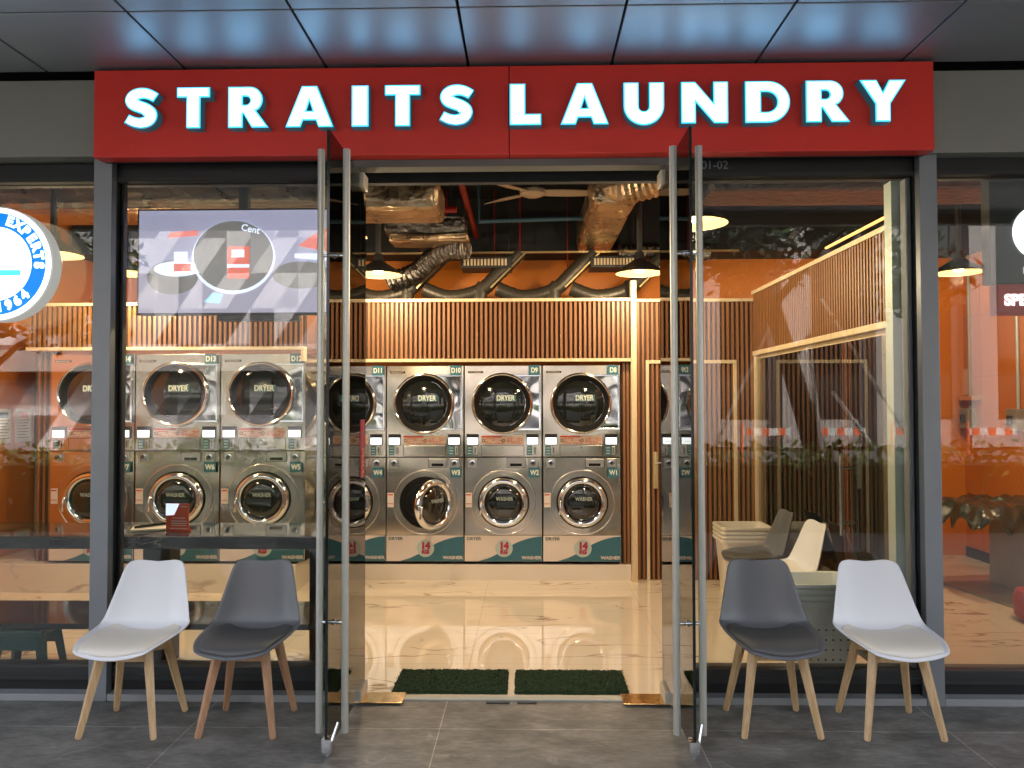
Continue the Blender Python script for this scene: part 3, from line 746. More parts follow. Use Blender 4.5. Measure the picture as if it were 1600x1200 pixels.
# ------------------------------------------------------------------ counter
ct = empty('bar_counter', (-2.8, .5, 0)); tag(ct, 'long polished black marble bar counter behind the left windows', 'counter')
MB().box(-1.74, 1.69, -.25, .25, .742, .812, .004).build('counter_top', 'black_marble', ct)
MB().box(-1.74, 1.69, -.25, .25, .297, .329, .003).build('lower_shelf', 'black_gloss', ct)
for x in (.50, 1.50, -1.6):
    MB().box(x, x+.16, .06, .20, .329, .742).build('support', 'black', ct)
    MB().box(x, x+.16, .06, .20, .002, .297).build('support', 'black', ct)
pc = empty('promo_card', (-2.03, .42, .813)); pc.rotation_euler = (0, 0, R(-8)); tag(pc, 'red promotional card standing on the black counter behind the white chair', 'card')
MB().box(-.072, .072, -.002, .002, .0, .16).build('card_sheet', 'card_red', pc)
MB().prism([(-.072, .090), (-.02, .095), (.012, .1595), (-.072, .1595)], -.0035, -.0022).build('card_picture', 'tv_white', pc)
q = MB()
for z, w in ((.075, .04), (.058, .05), (.045, .05), (.033, .045), (.015, .055)): q.box(-w+.01, w+.01, -.0032, -.0022, z, z+.004)
q.box(.02, .062, -.0032, -.0022, .14, .146); q.build('card_lettering', 'paper', pc)
q = MB().prism([(-.072, 0), (.072, 0), (.0, .1)], .03, .032).build('card_stand', 'card_red', pc)
tb = empty('tray', (-2.2, .52, .813), R(20)); tag(tb, 'pale tray with a dark pen lying on the counter left of the red card', 'tray')
MB().box(-.13, .13, -.09, .09, .0, .012, .003).build('tray_base', 'pad_cream', tb)
MB().tube([(-.11, -.06, .022), (.06, .04, .022)], .008, 8).build('pen', 'black_gloss', tb)

# ------------------------------------------------------------------ chairs
SPINE = [(-.254, .388), (-.240, .402), (-.205, .413), (-.12, .416), (-.02, .410), (.06, .406), (.115, .413), (.150, .436), (.170, .475), (.186, .535), (.200, .60), (.213, .665), (.223, .715), (.231, .750)]
HW = [.098, .150, .184, .211, .222, .224, .222, .218, .211, .197, .181, .165, .151, .129]
EDGE = [.003, .008, .016, .028, .040, .050, .056, .060, .060, .054, .046, .038, .030, .022]
def shell_surface(nv=34, nu=13, v0=0., v1=1., wf=1., lift=0.):
    def samp(arr, t):
        x = t*(len(arr)-1); i = min(int(x), len(arr)-2); f = x-i
        p0, p1, p2, p3 = arr[max(i-1, 0)], arr[i], arr[i+1], arr[min(i+2, len(arr)-1)]
        c = lambda a, b_, c_, d: .5*((2*b_)+(-a+c_)*f+(2*a-5*b_+4*c_-d)*f*f+(-a+3*b_-3*c_+d)*f**3)
        return tuple(c(a, b_, c_, d) for a, b_, c_, d in zip(p0, p1, p2, p3)) if isinstance(p0, tuple) else c(p0, p1, p2, p3)
    rows = []
    for j in range(nv+1):
        t = v0+(v1-v0)*j/nv
        y, z = samp(SPINE, t); y2, z2 = samp(SPINE, min(1, t+.01)); y1, z1 = samp(SPINE, max(0, t-.01))
        d = Vector((0, y2-y1, z2-z1)).normalized(); nrm = Vector((0, -d.z, d.y))   # points up on the seat, forward on the back
        hw, ed = samp(HW, t)*wf, samp(EDGE, t)
        row = []
        for i in range(nu+1):
            u = -1+2*i/nu
            e = ed*(abs(u)*wf)**2.6
            p = Vector((hw*u, y, z))+nrm*(e+lift)
            if t > .93: p -= d*(.012*(1-abs(u))**1.2*(t-.93)/.07) + Vector((0, 0, .012*max(0, abs(u)-.75)/.25*(t-.93)/.07))
            if t < .12: p += Vector((0, .02*u*u*(1-t/.12), 0))
            row.append(p)
        rows.append(row)
    return rows
def grid_mesh(rows, name, mt, parent, thick, sub=1):
    bm = bmesh.new(); V = [[bm.verts.new(p) for p in r] for r in rows]
    for j in range(len(V)-1):
        for i in range(len(V[0])-1): bm.faces.new((V[j][i], V[j][i+1], V[j+1][i+1], V[j+1][i]))
    me = bpy.data.meshes.new(name); bm.to_mesh(me); bm.free(); me.materials.append(M[mt])
    for p in me.polygons: p.use_smooth = True
    o = bpy.data.objects.new(name, me); COL.objects.link(o); o.parent = parent
    s = o.modifiers.new('solid', 'SOLIDIFY'); s.thickness = thick; s.offset = -1
    u = o.modifiers.new('sub', 'SUBSURF'); u.levels = sub; u.render_levels = sub
    return o
def make_chair(shell, pad, wood):
    t = empty('chair')
    sh = grid_mesh(shell_surface(), 'seat_shell', shell, t, .009)
    sh2 = shell_surface(16, 11, .04, .475, .88, .0)
    # cushion: puffed copy of the seat, closed by the solidify
    rows = []
    for j, r in enumerate(sh2):
        a = j/(len(sh2)-1)
        rr = []
        wv = math.sin(PI*min(1, max(0, a)))**.35 if 0 < a < 1 else 0
        nr = 1-.35*max(0, .18-a)/.18-.30*max(0, a-.85)/.15
        for i, p in enumerate(r):
            u = -1+2*i/(len(r)-1)
            q = p.copy(); q.x *= nr
            q += Vector((0, -.1*a, 1)).normalized()*(.006+.020*wv*(1-abs(u)**6))
            rr.append(q)
        rows.append(rr)
    grid_mesh(rows, 'seat_pad', pad, t, .014)
    for sx2 in (-1, 1):
        for sy in (-1, 1):
            b = MB(); b.tube([(sx2*.108, sy*.088, .392), (sx2*.118, sy*.100, .335), (sx2*.176, sy*.166, .0)], [.027, .0255, .0175], 4, square=True)
            bmesh.ops.bevel(b.bm, geom=list(b.bm.edges), offset=.004, segments=2, affect='EDGES')
            b.build('leg', wood, t, smooth=True)
    b = MB()
    for s in (-1, 1):
        b.tube([(-.112, s*-.090, .357), (.112, s*.090, .357 if s > 0 else .3565)], .022, 4, square=True)
    b.box(-.112, .112, -.105, -.085, .335, .378, .003); b.box(-.112, .112, .085, .105, .335, .378, .003)
    b.build('seat_frame', wood, t)
    q = MB()
    for sx2 in (-1, 1):
        for sy in (-1, 1): q.tube([(sx2*.09, sy*.075, .37), (sx2*.09, sy*.075, .405)], .012, 10)
    q.build('mount', 'black', t)
    return t
wchair = make_chair('shell_white', 'pad_cream', 'beech')
gchair = make_chair('shell_grey', 'pad_grey', 'beech_red')
gchair2 = make_chair('shell_grey', 'pad_grey', 'beech')
GR = 'padded shell chairs on splayed wooden legs'
def put(o, x, y, rz, label):
    o.location = (x, y, 0.002); o.rotation_euler = (0, 0, R(rz)); tag(o, label, 'chair', GR)
put(wchair, -1.907, -.290, 0, 'white shell chair on pale wooden legs outside in front of the left post')
put(gchair, -1.357, -.275, 0, 'dark grey shell chair with reddish wooden legs outside beside the left glass door')
put(gchair2, 1.168, -.235, 0, 'dark grey shell chair on pale wooden legs outside beside the right glass door')
put(copy_tree(wchair), 1.722, -.25, 0, 'white shell chair on pale wooden legs outside in front of the right post')
put(copy_tree(gchair2), 1.70, 1.75, -90, 'grey shell chair inside seen side on by the glass partition')
put(copy_tree(wchair), 1.73, 1.22, -86, 'white shell chair inside in front of the grey one by the partition')

# ------------------------------------------------------------------ laundry tubs
def make_tub(mt):
    t = empty('laundry_tub')
    def ring(w, d, z, r=.04):
        pts = []
        for cx, cy2, a0 in ((w-r, d-r, 0), (-w+r, d-r, 90), (-w+r, -d+r, 180), (w-r, -d+r, 270)):
            for k in range(5): pts.append((cx+r*math.cos(R(a0+22.5*k)), cy2+r*math.sin(R(a0+22.5*k)), z))
        return pts
    b = MB(); prof = [(.155, .12, 0), (.185, .15, .40), (.188, .153, .43), (.205, .17, .43), (.208, .173, .445), (.205, .17, .455), (.183, .148, .452), (.178, .143, .40), (.150, .115, .01)]
    rg = [[b.bm.verts.new(p) for p in ring(w, d, z)] for w, d, z in prof]; n = 20
    for i in range(len(rg)-1):
        for k in range(n): b.bm.faces.new((rg[i][k], rg[i][(k+1) % n], rg[i+1][(k+1) % n], rg[i+1][k]))
    b.bm.faces.new(rg[0]); b.bm.faces.new(rg[-1])
    b.build('tub_body', mt, t, smooth=True)
    q = MB()
    for r_ in range(5):
        for c in range(7):
            z = .08+r_*.055; x = -.12+c*.04; y = -(.12+.03*z/.40)-.0012
            q.lathe([(.006, -.001), (.006, .001)], c=(x, y, z), axis='Y', seg=8)
    q.build('tub_holes', 'hole', t)
    return t
def tub_stack(x, y, n, first, src, where, rz=0, step=.033):
    o0 = make_tub(src)
    for k in range(n):
        o = o0 if k == 0 else copy_tree(o0)
        o.location = (x, y, .003+k*step); o.rotation_euler = (0, 0, R(rz))
        nm = ['lowest', 'second', 'third'][k] if k < n-1 else 'topmost'
        tag(o, f'{nm} {first} tub of the nested stack {where}', 'tub', 'nested laundry tubs')
tub_stack(1.63, .42, 4, 'white perforated', 'plastic_white', 'behind the right window between the chairs')
tub_stack(1.74, 2.33, 4, 'cream', 'plastic_cream', 'by the back wall beside the inside chairs')

# ------------------------------------------------------------------ door mats
for x0, x1, lb in ((-.735, -.114, 'left of the two dark green turf mats inside the doorway'), (-.078, .535, 'right of the two dark green turf mats inside the doorway')):
    b = MB(); cx, cy2 = (x0+x1)/2, .29; w, d = (x1-x0)/2, .172
    n1, n2 = 70, 40; V = []
    for j in range(n2+1):
        V.append([b.bm.verts.new((-w+2*w*i/n1+random.uniform(-.003, .003), -d+2*d*j/n2+random.uniform(-.003, .003), .016+random.uniform(-.004, .005) if 0 < i < n1 and 0 < j < n2 else .002)) for i in range(n1+1)])
    for j in range(n2):
        for i in range(n1): b.bm.faces.new((V[j][i], V[j][i+1], V[j+1][i+1], V[j+1][i]))
    for k in range(2600):
        x, y = random.uniform(-w, w), random.uniform(-d, d); h = random.uniform(.004, .009); a = random.uniform(0, PI); dx, dy = .003*math.cos(a), .003*math.sin(a)
        lx, ly = random.uniform(-.008, .008), random.uniform(-.008, .008)
        b.bm.faces.new([b.bm.verts.new(p) for p in ((x-dx, y-dy, .014), (x+dx, y+dy, .014), (x+lx, y+ly, .014+h))])
    o = b.build('door_mat', 'mat_green', None, (cx, cy2, .002)); tag(o, lb, 'mat', 'green mats in the doorway')

# ------------------------------------------------------------------ television
tv = empty('television', (-1.70, .45, 2.07)); tag(tv, 'large flat screen hung from the ceiling showing a pale laundry interior', 'television')
MB().box(-.592, .592, -.01, .045, 0, .625, .004).build('tv_case', 'black', tv)
MB().box(-.12, .36, -.005, .06, -.035, -.0005, .004).build('tv_speaker', 'frame_dark', tv)
s = MB().box(-.580, .580, -.0125, -.0105, .012, .613).build('tv_display', 'tv_screen', tv)
MB().prism([(-.579, .013), (.579, .013), (.579, .27), (.30, .30), (-.25, .26), (-.579, .25)], -.0142, -.0130).build('picture_floor', 'tv_floor', s)
def ell(cx, cz, a, b_, n=36, a0=0, a1=360): return [(cx+a*math.cos(R(a0+(a1-a0)*k/n)), cz+b_*math.sin(R(a0+(a1-a0)*k/n))) for k in range(n)]
MB().prism(ell(-.38, .22, .15, .10), -.0150, -.0143).build('picture_bench', 'tv_grey', s)
MB().prism(ell(.38, .23, .17, .08), -.0150, -.0143).build('picture_bench', 'tv_grey', s)
MB().prism(ell(-.35, .27, .14, .045), -.0162, -.0152).build('picture_shelf', 'tv_white', s)
MB().prism(ell(-.02, .335, .245, .215), -.0162, -.0152).build('picture_rim', 'tv_white', s)
MB().prism(ell(-.02, .345, .235, .205), -.0172, -.0164).build('picture_drum', 'tv_grey', s)
q = MB(); q.box(-.055, .075, -.0182, -.0174, .21, .40); q.box(-.37, -.27, -.0182, -.0174, .255, .30)
q.prism([(-.41, .45), (-.23, .465), (-.23, .495), (-.39, .485)], -.0182, -.0174); q.prism([(.36, .40), (.57, .36), (.57, .52), (.44, .46)], -.0182, -.0174); q.build('picture_kiosk', 'tv_red', s)
q = MB(); q.box(-.03, .045, -.0192, -.0184, .335, .38); q.box(-.055, .075, -.0192, -.0184, .275, .295); q.box(-.37, -.29, -.0182, -.0174, .31, .37); q.prism([(.34, .33), (.57, .31), (.57, .355), (.34, .355)], -.0182, -.0174); q.build('picture_panel', 'tv_white', s)
MB().prism([(-.19, .075), (-.10, .065), (-.08, .12), (-.14, .13)], -.0182, -.0174).build('picture_tag', 'tv_blue', s)
text('picture_lettering', 'Cent', .055, 'tv_white', s, (.08, -.0182, .50), rot=(PI/2, R(12), 0), extrude=.0003, bold=.001)
MB().box(-.015, .04, .05, .09, .30, 1.488).build('hanging_pole', 'black', tv)

# ------------------------------------------------------------------ pendant lamps
def make_lamp():
    t = empty('pendant_lamp')
    b = MB(); b.lathe([(.192, .0), (.188, .012), (.150, .045), (.085, .085), (.045, .115), (.035, .17), (.0005, .175)], seg=40)
    bmesh.ops.delete(b.bm, geom=[f for f in b.bm.faces if len(f.verts) > 4 and f.calc_center_median().z < .01], context='FACES')
    sh = b.build('lamp_shade', 'shade_black', t, smooth=True)
    b = MB(); b.lathe([(.1905, .001), (.185, .010), (.146, .041), (.082, .079), (.04, .10), (.0005, .101)], seg=40)
    bmesh.ops.delete(b.bm, geom=[f for f in b.bm.faces if len(f.verts) > 4 and f.calc_center_median().z < .01], context='FACES')
    b.build('shade_lining', 'shade_cream', sh, smooth=True)
    MB().lathe([(.0005, .008), (.028, .014), (.040, .035), (.032, .060), (.016, .085)], seg=20).build('bulb', 'bulb', t, smooth=True)
    MB().tube([(0, 0, .172), (0, 0, .975)], .022, 12).build('stem', 'frame_dark', t)
    l = bpy.data.lights.new('lamp_light', 'POINT'); l.energy = LAMP_W; l.color = (1, .77, .48); l.shadow_soft_size = .05
    lo = bpy.data.objects.new('lamp_light', l); COL.objects.link(lo); lo.parent = t; lo.location = (0, 0, -.045)
    return t
lamp = make_lamp()
for i, (x, y, lb) in enumerate([(-1.206, 2.15, 'lit black pendant lamp over D11 left of centre at the back'), (.896, 2.15, 'lit black pendant lamp over D8 in front of the pale pillar'),
     (.965, .45, 'lit black pendant lamp behind the right glass door'), (-1.19, .72, 'lit black pendant lamp beside the screen behind the left glass door'),
     (-3.22, 2.0, 'lit black pendant lamp far left beside the screen'), (3.45, 2.2, 'lit black pendant lamp in the right room by the orange wall'),
     (-3.3, 1.25, 'lit black pendant lamp added at the far left front behind the round sign'), (3.5, 1.1, 'lit black pendant lamp added at the far right front')]):  # last two lamps are added for floor brightness, filling out the grid
    o = lamp if i == 0 else copy_tree(lamp)
    o.location = (x, y, 2.585); tag(o, lb, 'lamp', 'lit pendant lamps')

# ------------------------------------------------------------------ ceiling services
def duct_box(name, x0, x1, y0, y1, z0, z1, mt, label, n=(10, 4, 3), jit=.005, hang=True):
    b = MB(); b.box(x0, x1, y0, y1, z0, z1, min(.05, (z1-z0)*.3))
    bmesh.ops.subdivide_edges(b.bm, edges=list(b.bm.edges), cuts=3, use_grid_fill=True)
    for v in b.bm.verts: v.co += Vector([random.uniform(-jit, jit) for _ in range(3)])
    t = empty(name, ((x0+x1)/2, (y0+y1)/2, z0))
    for v in b.bm.verts: v.co -= t.location
    b.build('duct_skin', mt, t, smooth=True)
    q = MB(); cx, cy2 = 0, 0
    L_ = (x1-x0) > (y1-y0)
    for f in (.2, .8):
        if L_: px_, py_ = x0+(x1-x0)*f-t.location.x, 0
        else: px_, py_ = 0, y0+(y1-y0)*f-t.location.y
        q.box(px_-.012, px_+.012, py_-.012, py_+.012, z1-z0-.005, 3.558-z0)
    if hang: q.build('hanger', 'frame_dark', t)
    tag(t, label, 'duct')
    return t
duct_box('air_duct', -4.5, -.62, 1.25, 1.75, 2.90, 3.13, 'foil', 'wide crumpled foil duct running across the left half of the ceiling')
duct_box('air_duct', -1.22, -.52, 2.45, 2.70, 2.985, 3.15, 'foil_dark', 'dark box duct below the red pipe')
duct_box('air_duct', -1.16, -.50, 2.36, 2.64, 2.905, 2.968, 'foil', 'flat gold foil duct slung under the dark box duct', hang=False)
duct_box('air_duct', .47, .80, 1.55, 3.35, 3.0, 3.28, 'foil', 'square foil duct running to the back right of the fan')
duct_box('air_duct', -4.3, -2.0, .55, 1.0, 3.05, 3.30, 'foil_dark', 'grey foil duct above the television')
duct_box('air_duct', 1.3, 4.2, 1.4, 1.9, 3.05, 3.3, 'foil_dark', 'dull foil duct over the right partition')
def flex(pts, r, label, mt='foil_dark', rib=.012, name='flexible_duct'):
    c = cat_rom(pts, 10); rad = [r+rib*(.5 if k % 2 else -.5) for k in range(len(c))]
    o = MB().tube(c, rad, 18).build(name, mt, None, smooth=False); tag(o, label, 'duct', 'ducts under the ceiling')
    return o
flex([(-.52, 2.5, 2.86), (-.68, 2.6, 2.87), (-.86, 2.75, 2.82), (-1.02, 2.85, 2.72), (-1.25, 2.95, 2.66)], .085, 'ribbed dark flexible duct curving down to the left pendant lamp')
flex([(.63, 1.60, 3.14), (.72, 1.5, 3.10), (.90, 1.42, 3.12), (1.05, 1.38, 3.2), (1.12, 1.36, 3.35), (1.12, 1.36, 3.54)], .11, 'crinkled foil flexible duct bending up beside the square foil duct', 'foil')
flex([(.60, 1.43, 3.10), (.60, 1.43, 3.3), (.60, 1.43, 3.55)], .115, 'round upright duct dropping from the ceiling to the square foil duct', rib=.002)
flex([(.85, 3.2, 2.95), (1.2, 3.2, 2.97), (1.7, 3.2, 2.96)], .08, 'ribbed foil duct at the back behind the right pendant lamp')
for k in range(4):
    x0 = -1.12+.687*k
    t = empty('exhaust_duct', (x0, 3.15, 2.50)); tag(t, f"dark dryer exhaust duct rising diagonally over {['D11', 'D10', 'D9', 'D8'][k]}", 'duct', 'dryer exhaust ducts')
    c = cat_rom([(-.54, 0, .12), (-.30, 0, .04), (-.02, 0, .10), (.16, 0, .26), (.36, .0, .46)], 8)
    MB().tube(c, [.066+.004*(j % 2) for j in range(len(c))], 14).build('duct_hose', 'hose_dark', t, smooth=True)
    MB().tube([(-.02, 0, -.18), (-.02, 0, .10), (.02, 0, .16)], [.075, .075, .06], 14).build('duct_stub', 'hose_dark', t, smooth=True)
    MB().tube([(.09, -.07, .12), (.42, -.07, .45)], .011, 4, square=True).build('strut_glint', 'rail_gold', t)  # bright gold bar stands in for light catching the strut edge
    MB().tube([(.36, 0, .44), (.36, 0, 1.055)], .008, 6).build('hanger_rod', 'red_pipe', t)
    MB().tube([(.12, .05, .20), (.12, .05, 1.055)], .005, 6).build('hanger_rod', 'red_pipe', t)
for x0, x1, lb in ((-.62, -.15, 'slatted air vent hanging left of centre above the slats'), (.58, 1.02, 'slatted air vent hanging behind the right pendant lamp')):
    t = empty('air_vent', ((x0+x1)/2, 3.05, 2.80)); w = (x1-x0)/2; tag(t, lb, 'vent', 'slatted air vents')
    MB().box(-w, w, 0, .3, 0, .10, .003).build('vent_body', 'frame_dark', t)
    q = MB()
    for k in range(13): q.box(-w+.03+k*(2*w-.06)/13, -w+.048+k*(2*w-.06)/13, -.012, -.0005, .02, .08)
    q.build('vent_slats', 'shade_cream' if 0 else 'trim_wood', t)
    q = MB(); q.tube([(-w+.03, .15, .099), (-w+.03, .15, .755)], .006, 6); q.tube([(w-.03, .15, .099), (w-.03, .15, .755)], .006, 6); q.build('hanger_rod', 'frame_dark', t)
o = MB().tube([(-1.5, 3.1, 2.945), (1.95, 3.1, 2.955)], .012, 4, square=True).build('cable_tray', 'rail_gold'); tag(o, 'thin pale metal rail running across above the exhaust ducts', 'rail')
o = MB().tube([(-4.4, 2.02, 3.08), (-.56, 2.02, 3.08)], .027, 12).build('sprinkler_pipe', 'red_pipe', None, smooth=True); tag(o, 'red sprinkler pipe running across below the foil duct', 'pipe', 'red sprinkler pipes')
o = MB().tube([(-.50, 1.0, 3.22), (-.50, 3.85, 3.17)], .027, 12).build('sprinkler_pipe', 'red_pipe', None, smooth=True); tag(o, 'red sprinkler pipe running from the door to the back left of the fan', 'pipe', 'red sprinkler pipes')
o = MB().tube([(1.1, .7, 3.42), (2.6, 2.6, 3.4)], .027, 12).build('sprinkler_pipe', 'red_pipe', None, smooth=True); tag(o, 'red sprinkler pipe slanting over the right window', 'pipe', 'red sprinkler pipes')
o = MB().tube([(-.42, 2.6, 3.5), (-.42, 2.6, 3.12), (.47, 2.55, 3.13)], .018, 10).build('conduit', 'blue_pipe', None, smooth=True); tag(o, 'blue grey conduit turning sideways below the ceiling fan', 'pipe')
# ceiling fan
fn = empty('ceiling_fan', (.04, 2.0, 3.20)); tag(fn, 'cream three bladed ceiling fan over the doorway', 'fan')
MB().lathe([(.0005, -.03), (.06, -.028), (.10, -.01), (.10, .02), (.06, .05), (.0005, .06)], seg=32).build('fan_hub', 'fan_cream', fn, smooth=True)
MB().tube([(0, 0, .05), (0, 0, .358)], .015, 10).build('fan_rod', 'fan_cream', fn)
for a in (3, 140, 225):
    b = MB(); ca, sa = math.cos(R(a)), math.sin(R(a)); rows = []
    for k in range(9):
        r_ = .08+k*.052; w = .030+.028*math.sin(PI*min(1, k/8*.9+.15)); tz = -.010
        for s in (-1, 1): pass
        rows.append([b.bm.verts.new((r_*ca-s*w*sa, r_*sa+s*w*ca, s*tz+zz)) for s, zz in ((-1, 0), (1, 0), (1, .006), (-1, .006))])
    for k in range(8):
        for i in range(4): b.bm.faces.new((rows[k][i], rows[k][(i+1) % 4], rows[k+1][(i+1) % 4], rows[k+1][i]))
    b.bm.faces.new(rows[0]); b.bm.faces.new(rows[-1]); b.build('fan_blade', 'fan_cream', fn)

# ------------------------------------------------------------------ things on the walls, right room
for k, (y, lb, c) in enumerate(((2.83, 'white notice with a red heading on the left orange wall', 'sticker_red'), (2.56, 'white notice with a blue heading on the left orange wall nearer the window', 'sign_blue'))):
    t = empty('wall_notice', (-4.548, y, 1.36)); tag(t, lb, 'notice', 'notices on the left wall')
    MB().box(0, .004, -.105, .105, -.15, .15).build('notice_sheet', 'paper', t)
    q = MB(); q.box(.0045, .006, -.06, .06, .07, .12); q.build('notice_heading', 'card_red' if k == 0 else 'blue_pipe', t)
    q = MB()
    for j in range(7): q.box(.0045, .006, -.08, .08-.02*(j % 3), .045-j*.026, .051-j*.026)
    q.build('notice_marks', 'frame_dark', t)
for y, lb in ((3.75, 'grey switch box with conduit left of the other on the right orange wall'), (3.0, 'grey switch box with conduit right of the other on the right orange wall')):
    t = empty('switch_box', (4.425, y, 1.39)); tag(t, lb, 'switch box', 'switch boxes on the right wall')
    MB().box(-.09, 0, -.075, .075, -.10, .10, .01).build('box_body', 'cabinet_grey', t)
    MB().box(-.115, -.0905, -.03, .03, -.04, .04, .008).build('rotary_switch', 'frame_dark', t)
    MB().tube([(-.02, 0, .10), (-.02, 0, 2.16)], .014, 10).build('conduit', 'aluminium_pale', t)
t = MB().box(-.004, 0, -.075, .075, -.13, .13).build('wall_notice', 'paper_pink', None, (4.425, 3.95-.12, 1.755)); tag(t, 'small pink notice on the right orange wall', 'notice')
t = MB().box(-.09, 0, -.13, .10, -.02, .02, .003).build('wall_shelf', 'rail_gold', None, (4.425, 3.72, 1.59)); tag(t, 'small brass coloured shelf under the pink notice', 'shelf')
cb = empty('grey_cabinet', (4.17, 2.45, 0)); tag(cb, 'grey steel ironing cabinet with a red mark in the right room', 'cabinet')
MB().box(-.24, .24, -.35, .22, .02, .70, .006).build('cabinet_body', 'cabinet_grey', cb)
MB().box(-.22, -.02, -.353, -.3505, .08, .66).build('cabinet_door', 'steel_flat', cb)
q = MB(); q.lathe([(.03, -.3505), (.03, -.358)], c=(-.15, 0, .58), axis='Y', seg=16); q.box(-.14, -.08, -.357, -.3505, .565, .595); q.build('red_mark', 'crimson', cb)
# crumpled plastic cover
b = MB(); V = []; NX, NY = 60, 40
for j in range(NY+1):
    row = []
    for i in range(NX+1):
        u, v = i/NX, j/NY
        ed = max(0, .10-u)/.10+max(0, .10-v)/.10+max(0, u-.92)/.08
        z = .03+.013*math.sin(u*17+3*math.sin(v*9))+.009*math.sin(v*23+u*8)+.012*math.sin(u*41-v*19)-.15*min(1, ed)*(1+.3*math.sin(u*30+v*22))
        row.append(b.bm.verts.new((-.50+1.0*u+.02*math.sin(v*14), -.40+.72*v+.02*math.sin(u*19), z)))
    V.append(row)
for j in range(NY):
    for i in range(NX): b.bm.faces.new((V[j][i], V[j][i+1], V[j+1][i+1], V[j+1][i]))
o = b.build('plastic_cover', 'plastic_wrap', None, (3.95, 2.45, .70), smooth=True); tag(o, 'crumpled dark plastic sheet draped over the grey cabinet', 'cover')
sd_ = o.modifiers.new('solid', 'SOLIDIFY'); sd_.thickness = .004
o = MB().box(-.42, .42, -.75, .5, 0, .012, .004).build('floor_mat', 'cabinet_grey', None, (4.0, 2.25, .003), rot=(0, 0, R(8))); tag(o, 'grey floor mat in front of the cabinet in the right room', 'mat')
o = MB().lathe([(.0005, 0), (.15, .005), (.175, .03), (.18, .16), (.16, .20), (.0005, .205)], seg=32).build('round_stool', 'rubber_red', None, (3.62, 1.52, .016), smooth=True); tag(o, 'low round red stool at the right edge of the shop', 'stool')
# green plastic stool far left
gs = empty('plastic_stool', (-2.93, .98, .002)); gs.location = (-2.83, .11+.22, .002); tag(gs, 'small dark green plastic stool under the counter at the far left', 'stool')
b = MB(); b.box(-.13, .13, -.09, .09, .26, .29, .01); b.build('stool_top', 'plastic_green', gs)
for sx2 in (-1, 1):
    for sy in (-1, 1):
        MB().tube([(sx2*.11, sy*.075, .262), (sx2*.15, sy*.10, 0)], [.032, .024], 4, square=True).build('leg', 'plastic_green', gs)
q = MB()
for sy in (-1, 1): q.box(-.115, .115, sy*.085-.006, sy*.085+.006, .18, .262)
q.build('stool_apron', 'plastic_green', gs)

# ------------------------------------------------------------------ the street opposite (seen reflected in the glass)
struct(MB().box(-40, 40, -13.5, -9.0, -.2, 0).build('verge', 'pave_outer'))
bl = empty('office_building', (-10, -21, 0)); tag(bl, 'building across the road clad in grey triangular panels, seen reflected', 'building')
MB().box(-16, 14.5, -4, 0, 0, 13).build('building_front', 'triangle_panels', bl)
MB().box(-16, 14.5, -.2, .9, 2.6, 3.3).build('entrance_canopy', 'building_pale', bl)
b2 = empty('pale_building', (12, -23, 0)); tag(b2, 'pale building with tall columns across the road, seen reflected', 'building')
MB().box(-7, 16, -4, 0, 0, 14).build('building_front', 'building_pale', b2)
for k in range(6):
    MB().box(-6.5+k*3.2, -5.6+k*3.2, .001, .7, 0, 13).build('column', 'building_pale', b2)
    MB().box(-5.2+k*3.2, -3.6+k*3.2, .001, .05, 1, 12).build('window', 'black_gloss', b2)
def leaves(mb, c, rad, n, size, flat=.7):
    for _ in range(n):
        p = Vector((random.gauss(0, 1), random.gauss(0, 1), random.gauss(0, 1))).normalized()*random.random()**.5
        p = Vector((c[0]+p.x*rad[0], c[1]+p.y*rad[1], c[2]+p.z*rad[2]))
        a = Vector([random.uniform(-1, 1) for _ in range(3)]).normalized(); b_ = a.cross(Vector([random.uniform(-1, 1) for _ in range(3)])).normalized()
        s = size*random.uniform(.6, 1.4)
        mb.bm.faces.new([mb.bm.verts.new(q) for q in (p-a*s, p-b_*s*.4, p+a*s, p+b_*s*.4)])
hg = empty('hedge', (2, -5.3, 0)); tag(hg, 'clipped green hedge behind the walkway, seen reflected', 'hedge')
b = MB()
for k in range(34): leaves(b, (-11+k*.72, 0, .84), (.55, .42, .28), 170, .06)
b.build('hedge_top', 'leaf', hg)  # top leaves coloured lighter for the sky light falling on them
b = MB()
for k in range(34): leaves(b, (-11+k*.72, 0, .42), (.55, .45, .42), 60, .08)
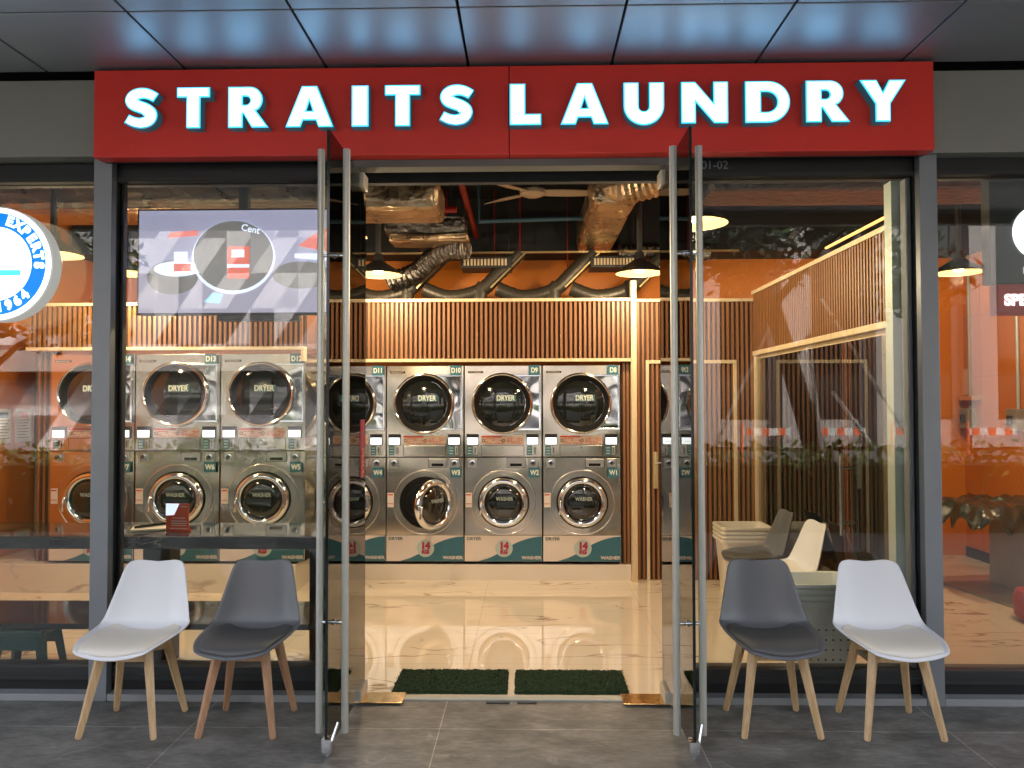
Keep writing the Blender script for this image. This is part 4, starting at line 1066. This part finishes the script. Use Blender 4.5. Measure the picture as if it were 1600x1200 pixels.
b.box(-11.4, 13, -.3, .25, 0, .8); b.build('hedge_body', 'leaf_dark', hg)  # lower leaves coloured darker, the hedge's own shadow painted in
def tree(x, y, lean, h, label):
    t = empty('tree', (x, y, 0)); tag(t, label, 'tree', 'street trees seen reflected')
    MB().tube([(0, 0, 0), (lean*.3, 0, h*.3), (lean, 0, h)], [.17, .14, .09], 10).build('trunk', 'bark', t, smooth=True)
    b = MB(); tips = []
    for k in range(8):
        a = k*2.4; f = .55+.06*k; s0 = Vector((lean*f, 0, h*f)); tip = s0+Vector((math.cos(a)*1.5, math.sin(a)*1.2, 1.1)); tips.append(tip)
        b.tube([s0, (s0+tip)/2+Vector((0, 0, .12)), tip], [.06, .04, .015], 6)
    b.build('branches', 'bark', t)
    b = MB()
    for tp in tips: leaves(b, tp, (1.0, .9, .6), 420, .10)
    leaves(b, (lean, 0, h+.6), (1.3, 1.2, .8), 500, .1); b.build('crown', 'leaf_dark', t)
tree(4.1, -6.2, -1.1, 3.9, 'leaning street tree with wooden stakes behind the hedge, seen reflected')
tree(-8.6, -7.2, .3, 3.2, 'bushy street tree behind the left end of the hedge, seen reflected')
sk = empty('tree_stakes', (4.1, -5.9, 0)); tag(sk, 'pale timber stakes propping the leaning tree, seen reflected', 'stakes')
for a, b_ in (((-1.9, 0, .5), (-.6, -.6, 2.9)), ((1.2, 0, .5), (.0, -.7, 3.0)), ((-.3, .2, .4), (-.2, -.7, 2.6)), ((.6, .1, .6), (.1, -.6, 1.7))): MB().tube([a, b_], .025, 6).build('stake', 'stake', sk)
for k in range(4):
    t = empty('road_barrier', (5.6+k*1.75, -14.0, 0)); tag(t, 'orange and white road barrier across the road, seen reflected', 'barrier', 'road barriers across the road')
    MB().box(-.55, .55, -.02, .02, .78, .95).build('barrier_board', 'barrier_white', t)
    q = MB()
    for j in range(3): q.box(-.5+j*.38, -.32+j*.38, .0205, .024, .781, .949)
    q.build('barrier_stripe', 'barrier_orange', t)
    q = MB(); q.tube([(-.58, 0, 0), (-.58, 0, 1.1)], .035, 8); q.build('barrier_post', 'barrier_orange', t)
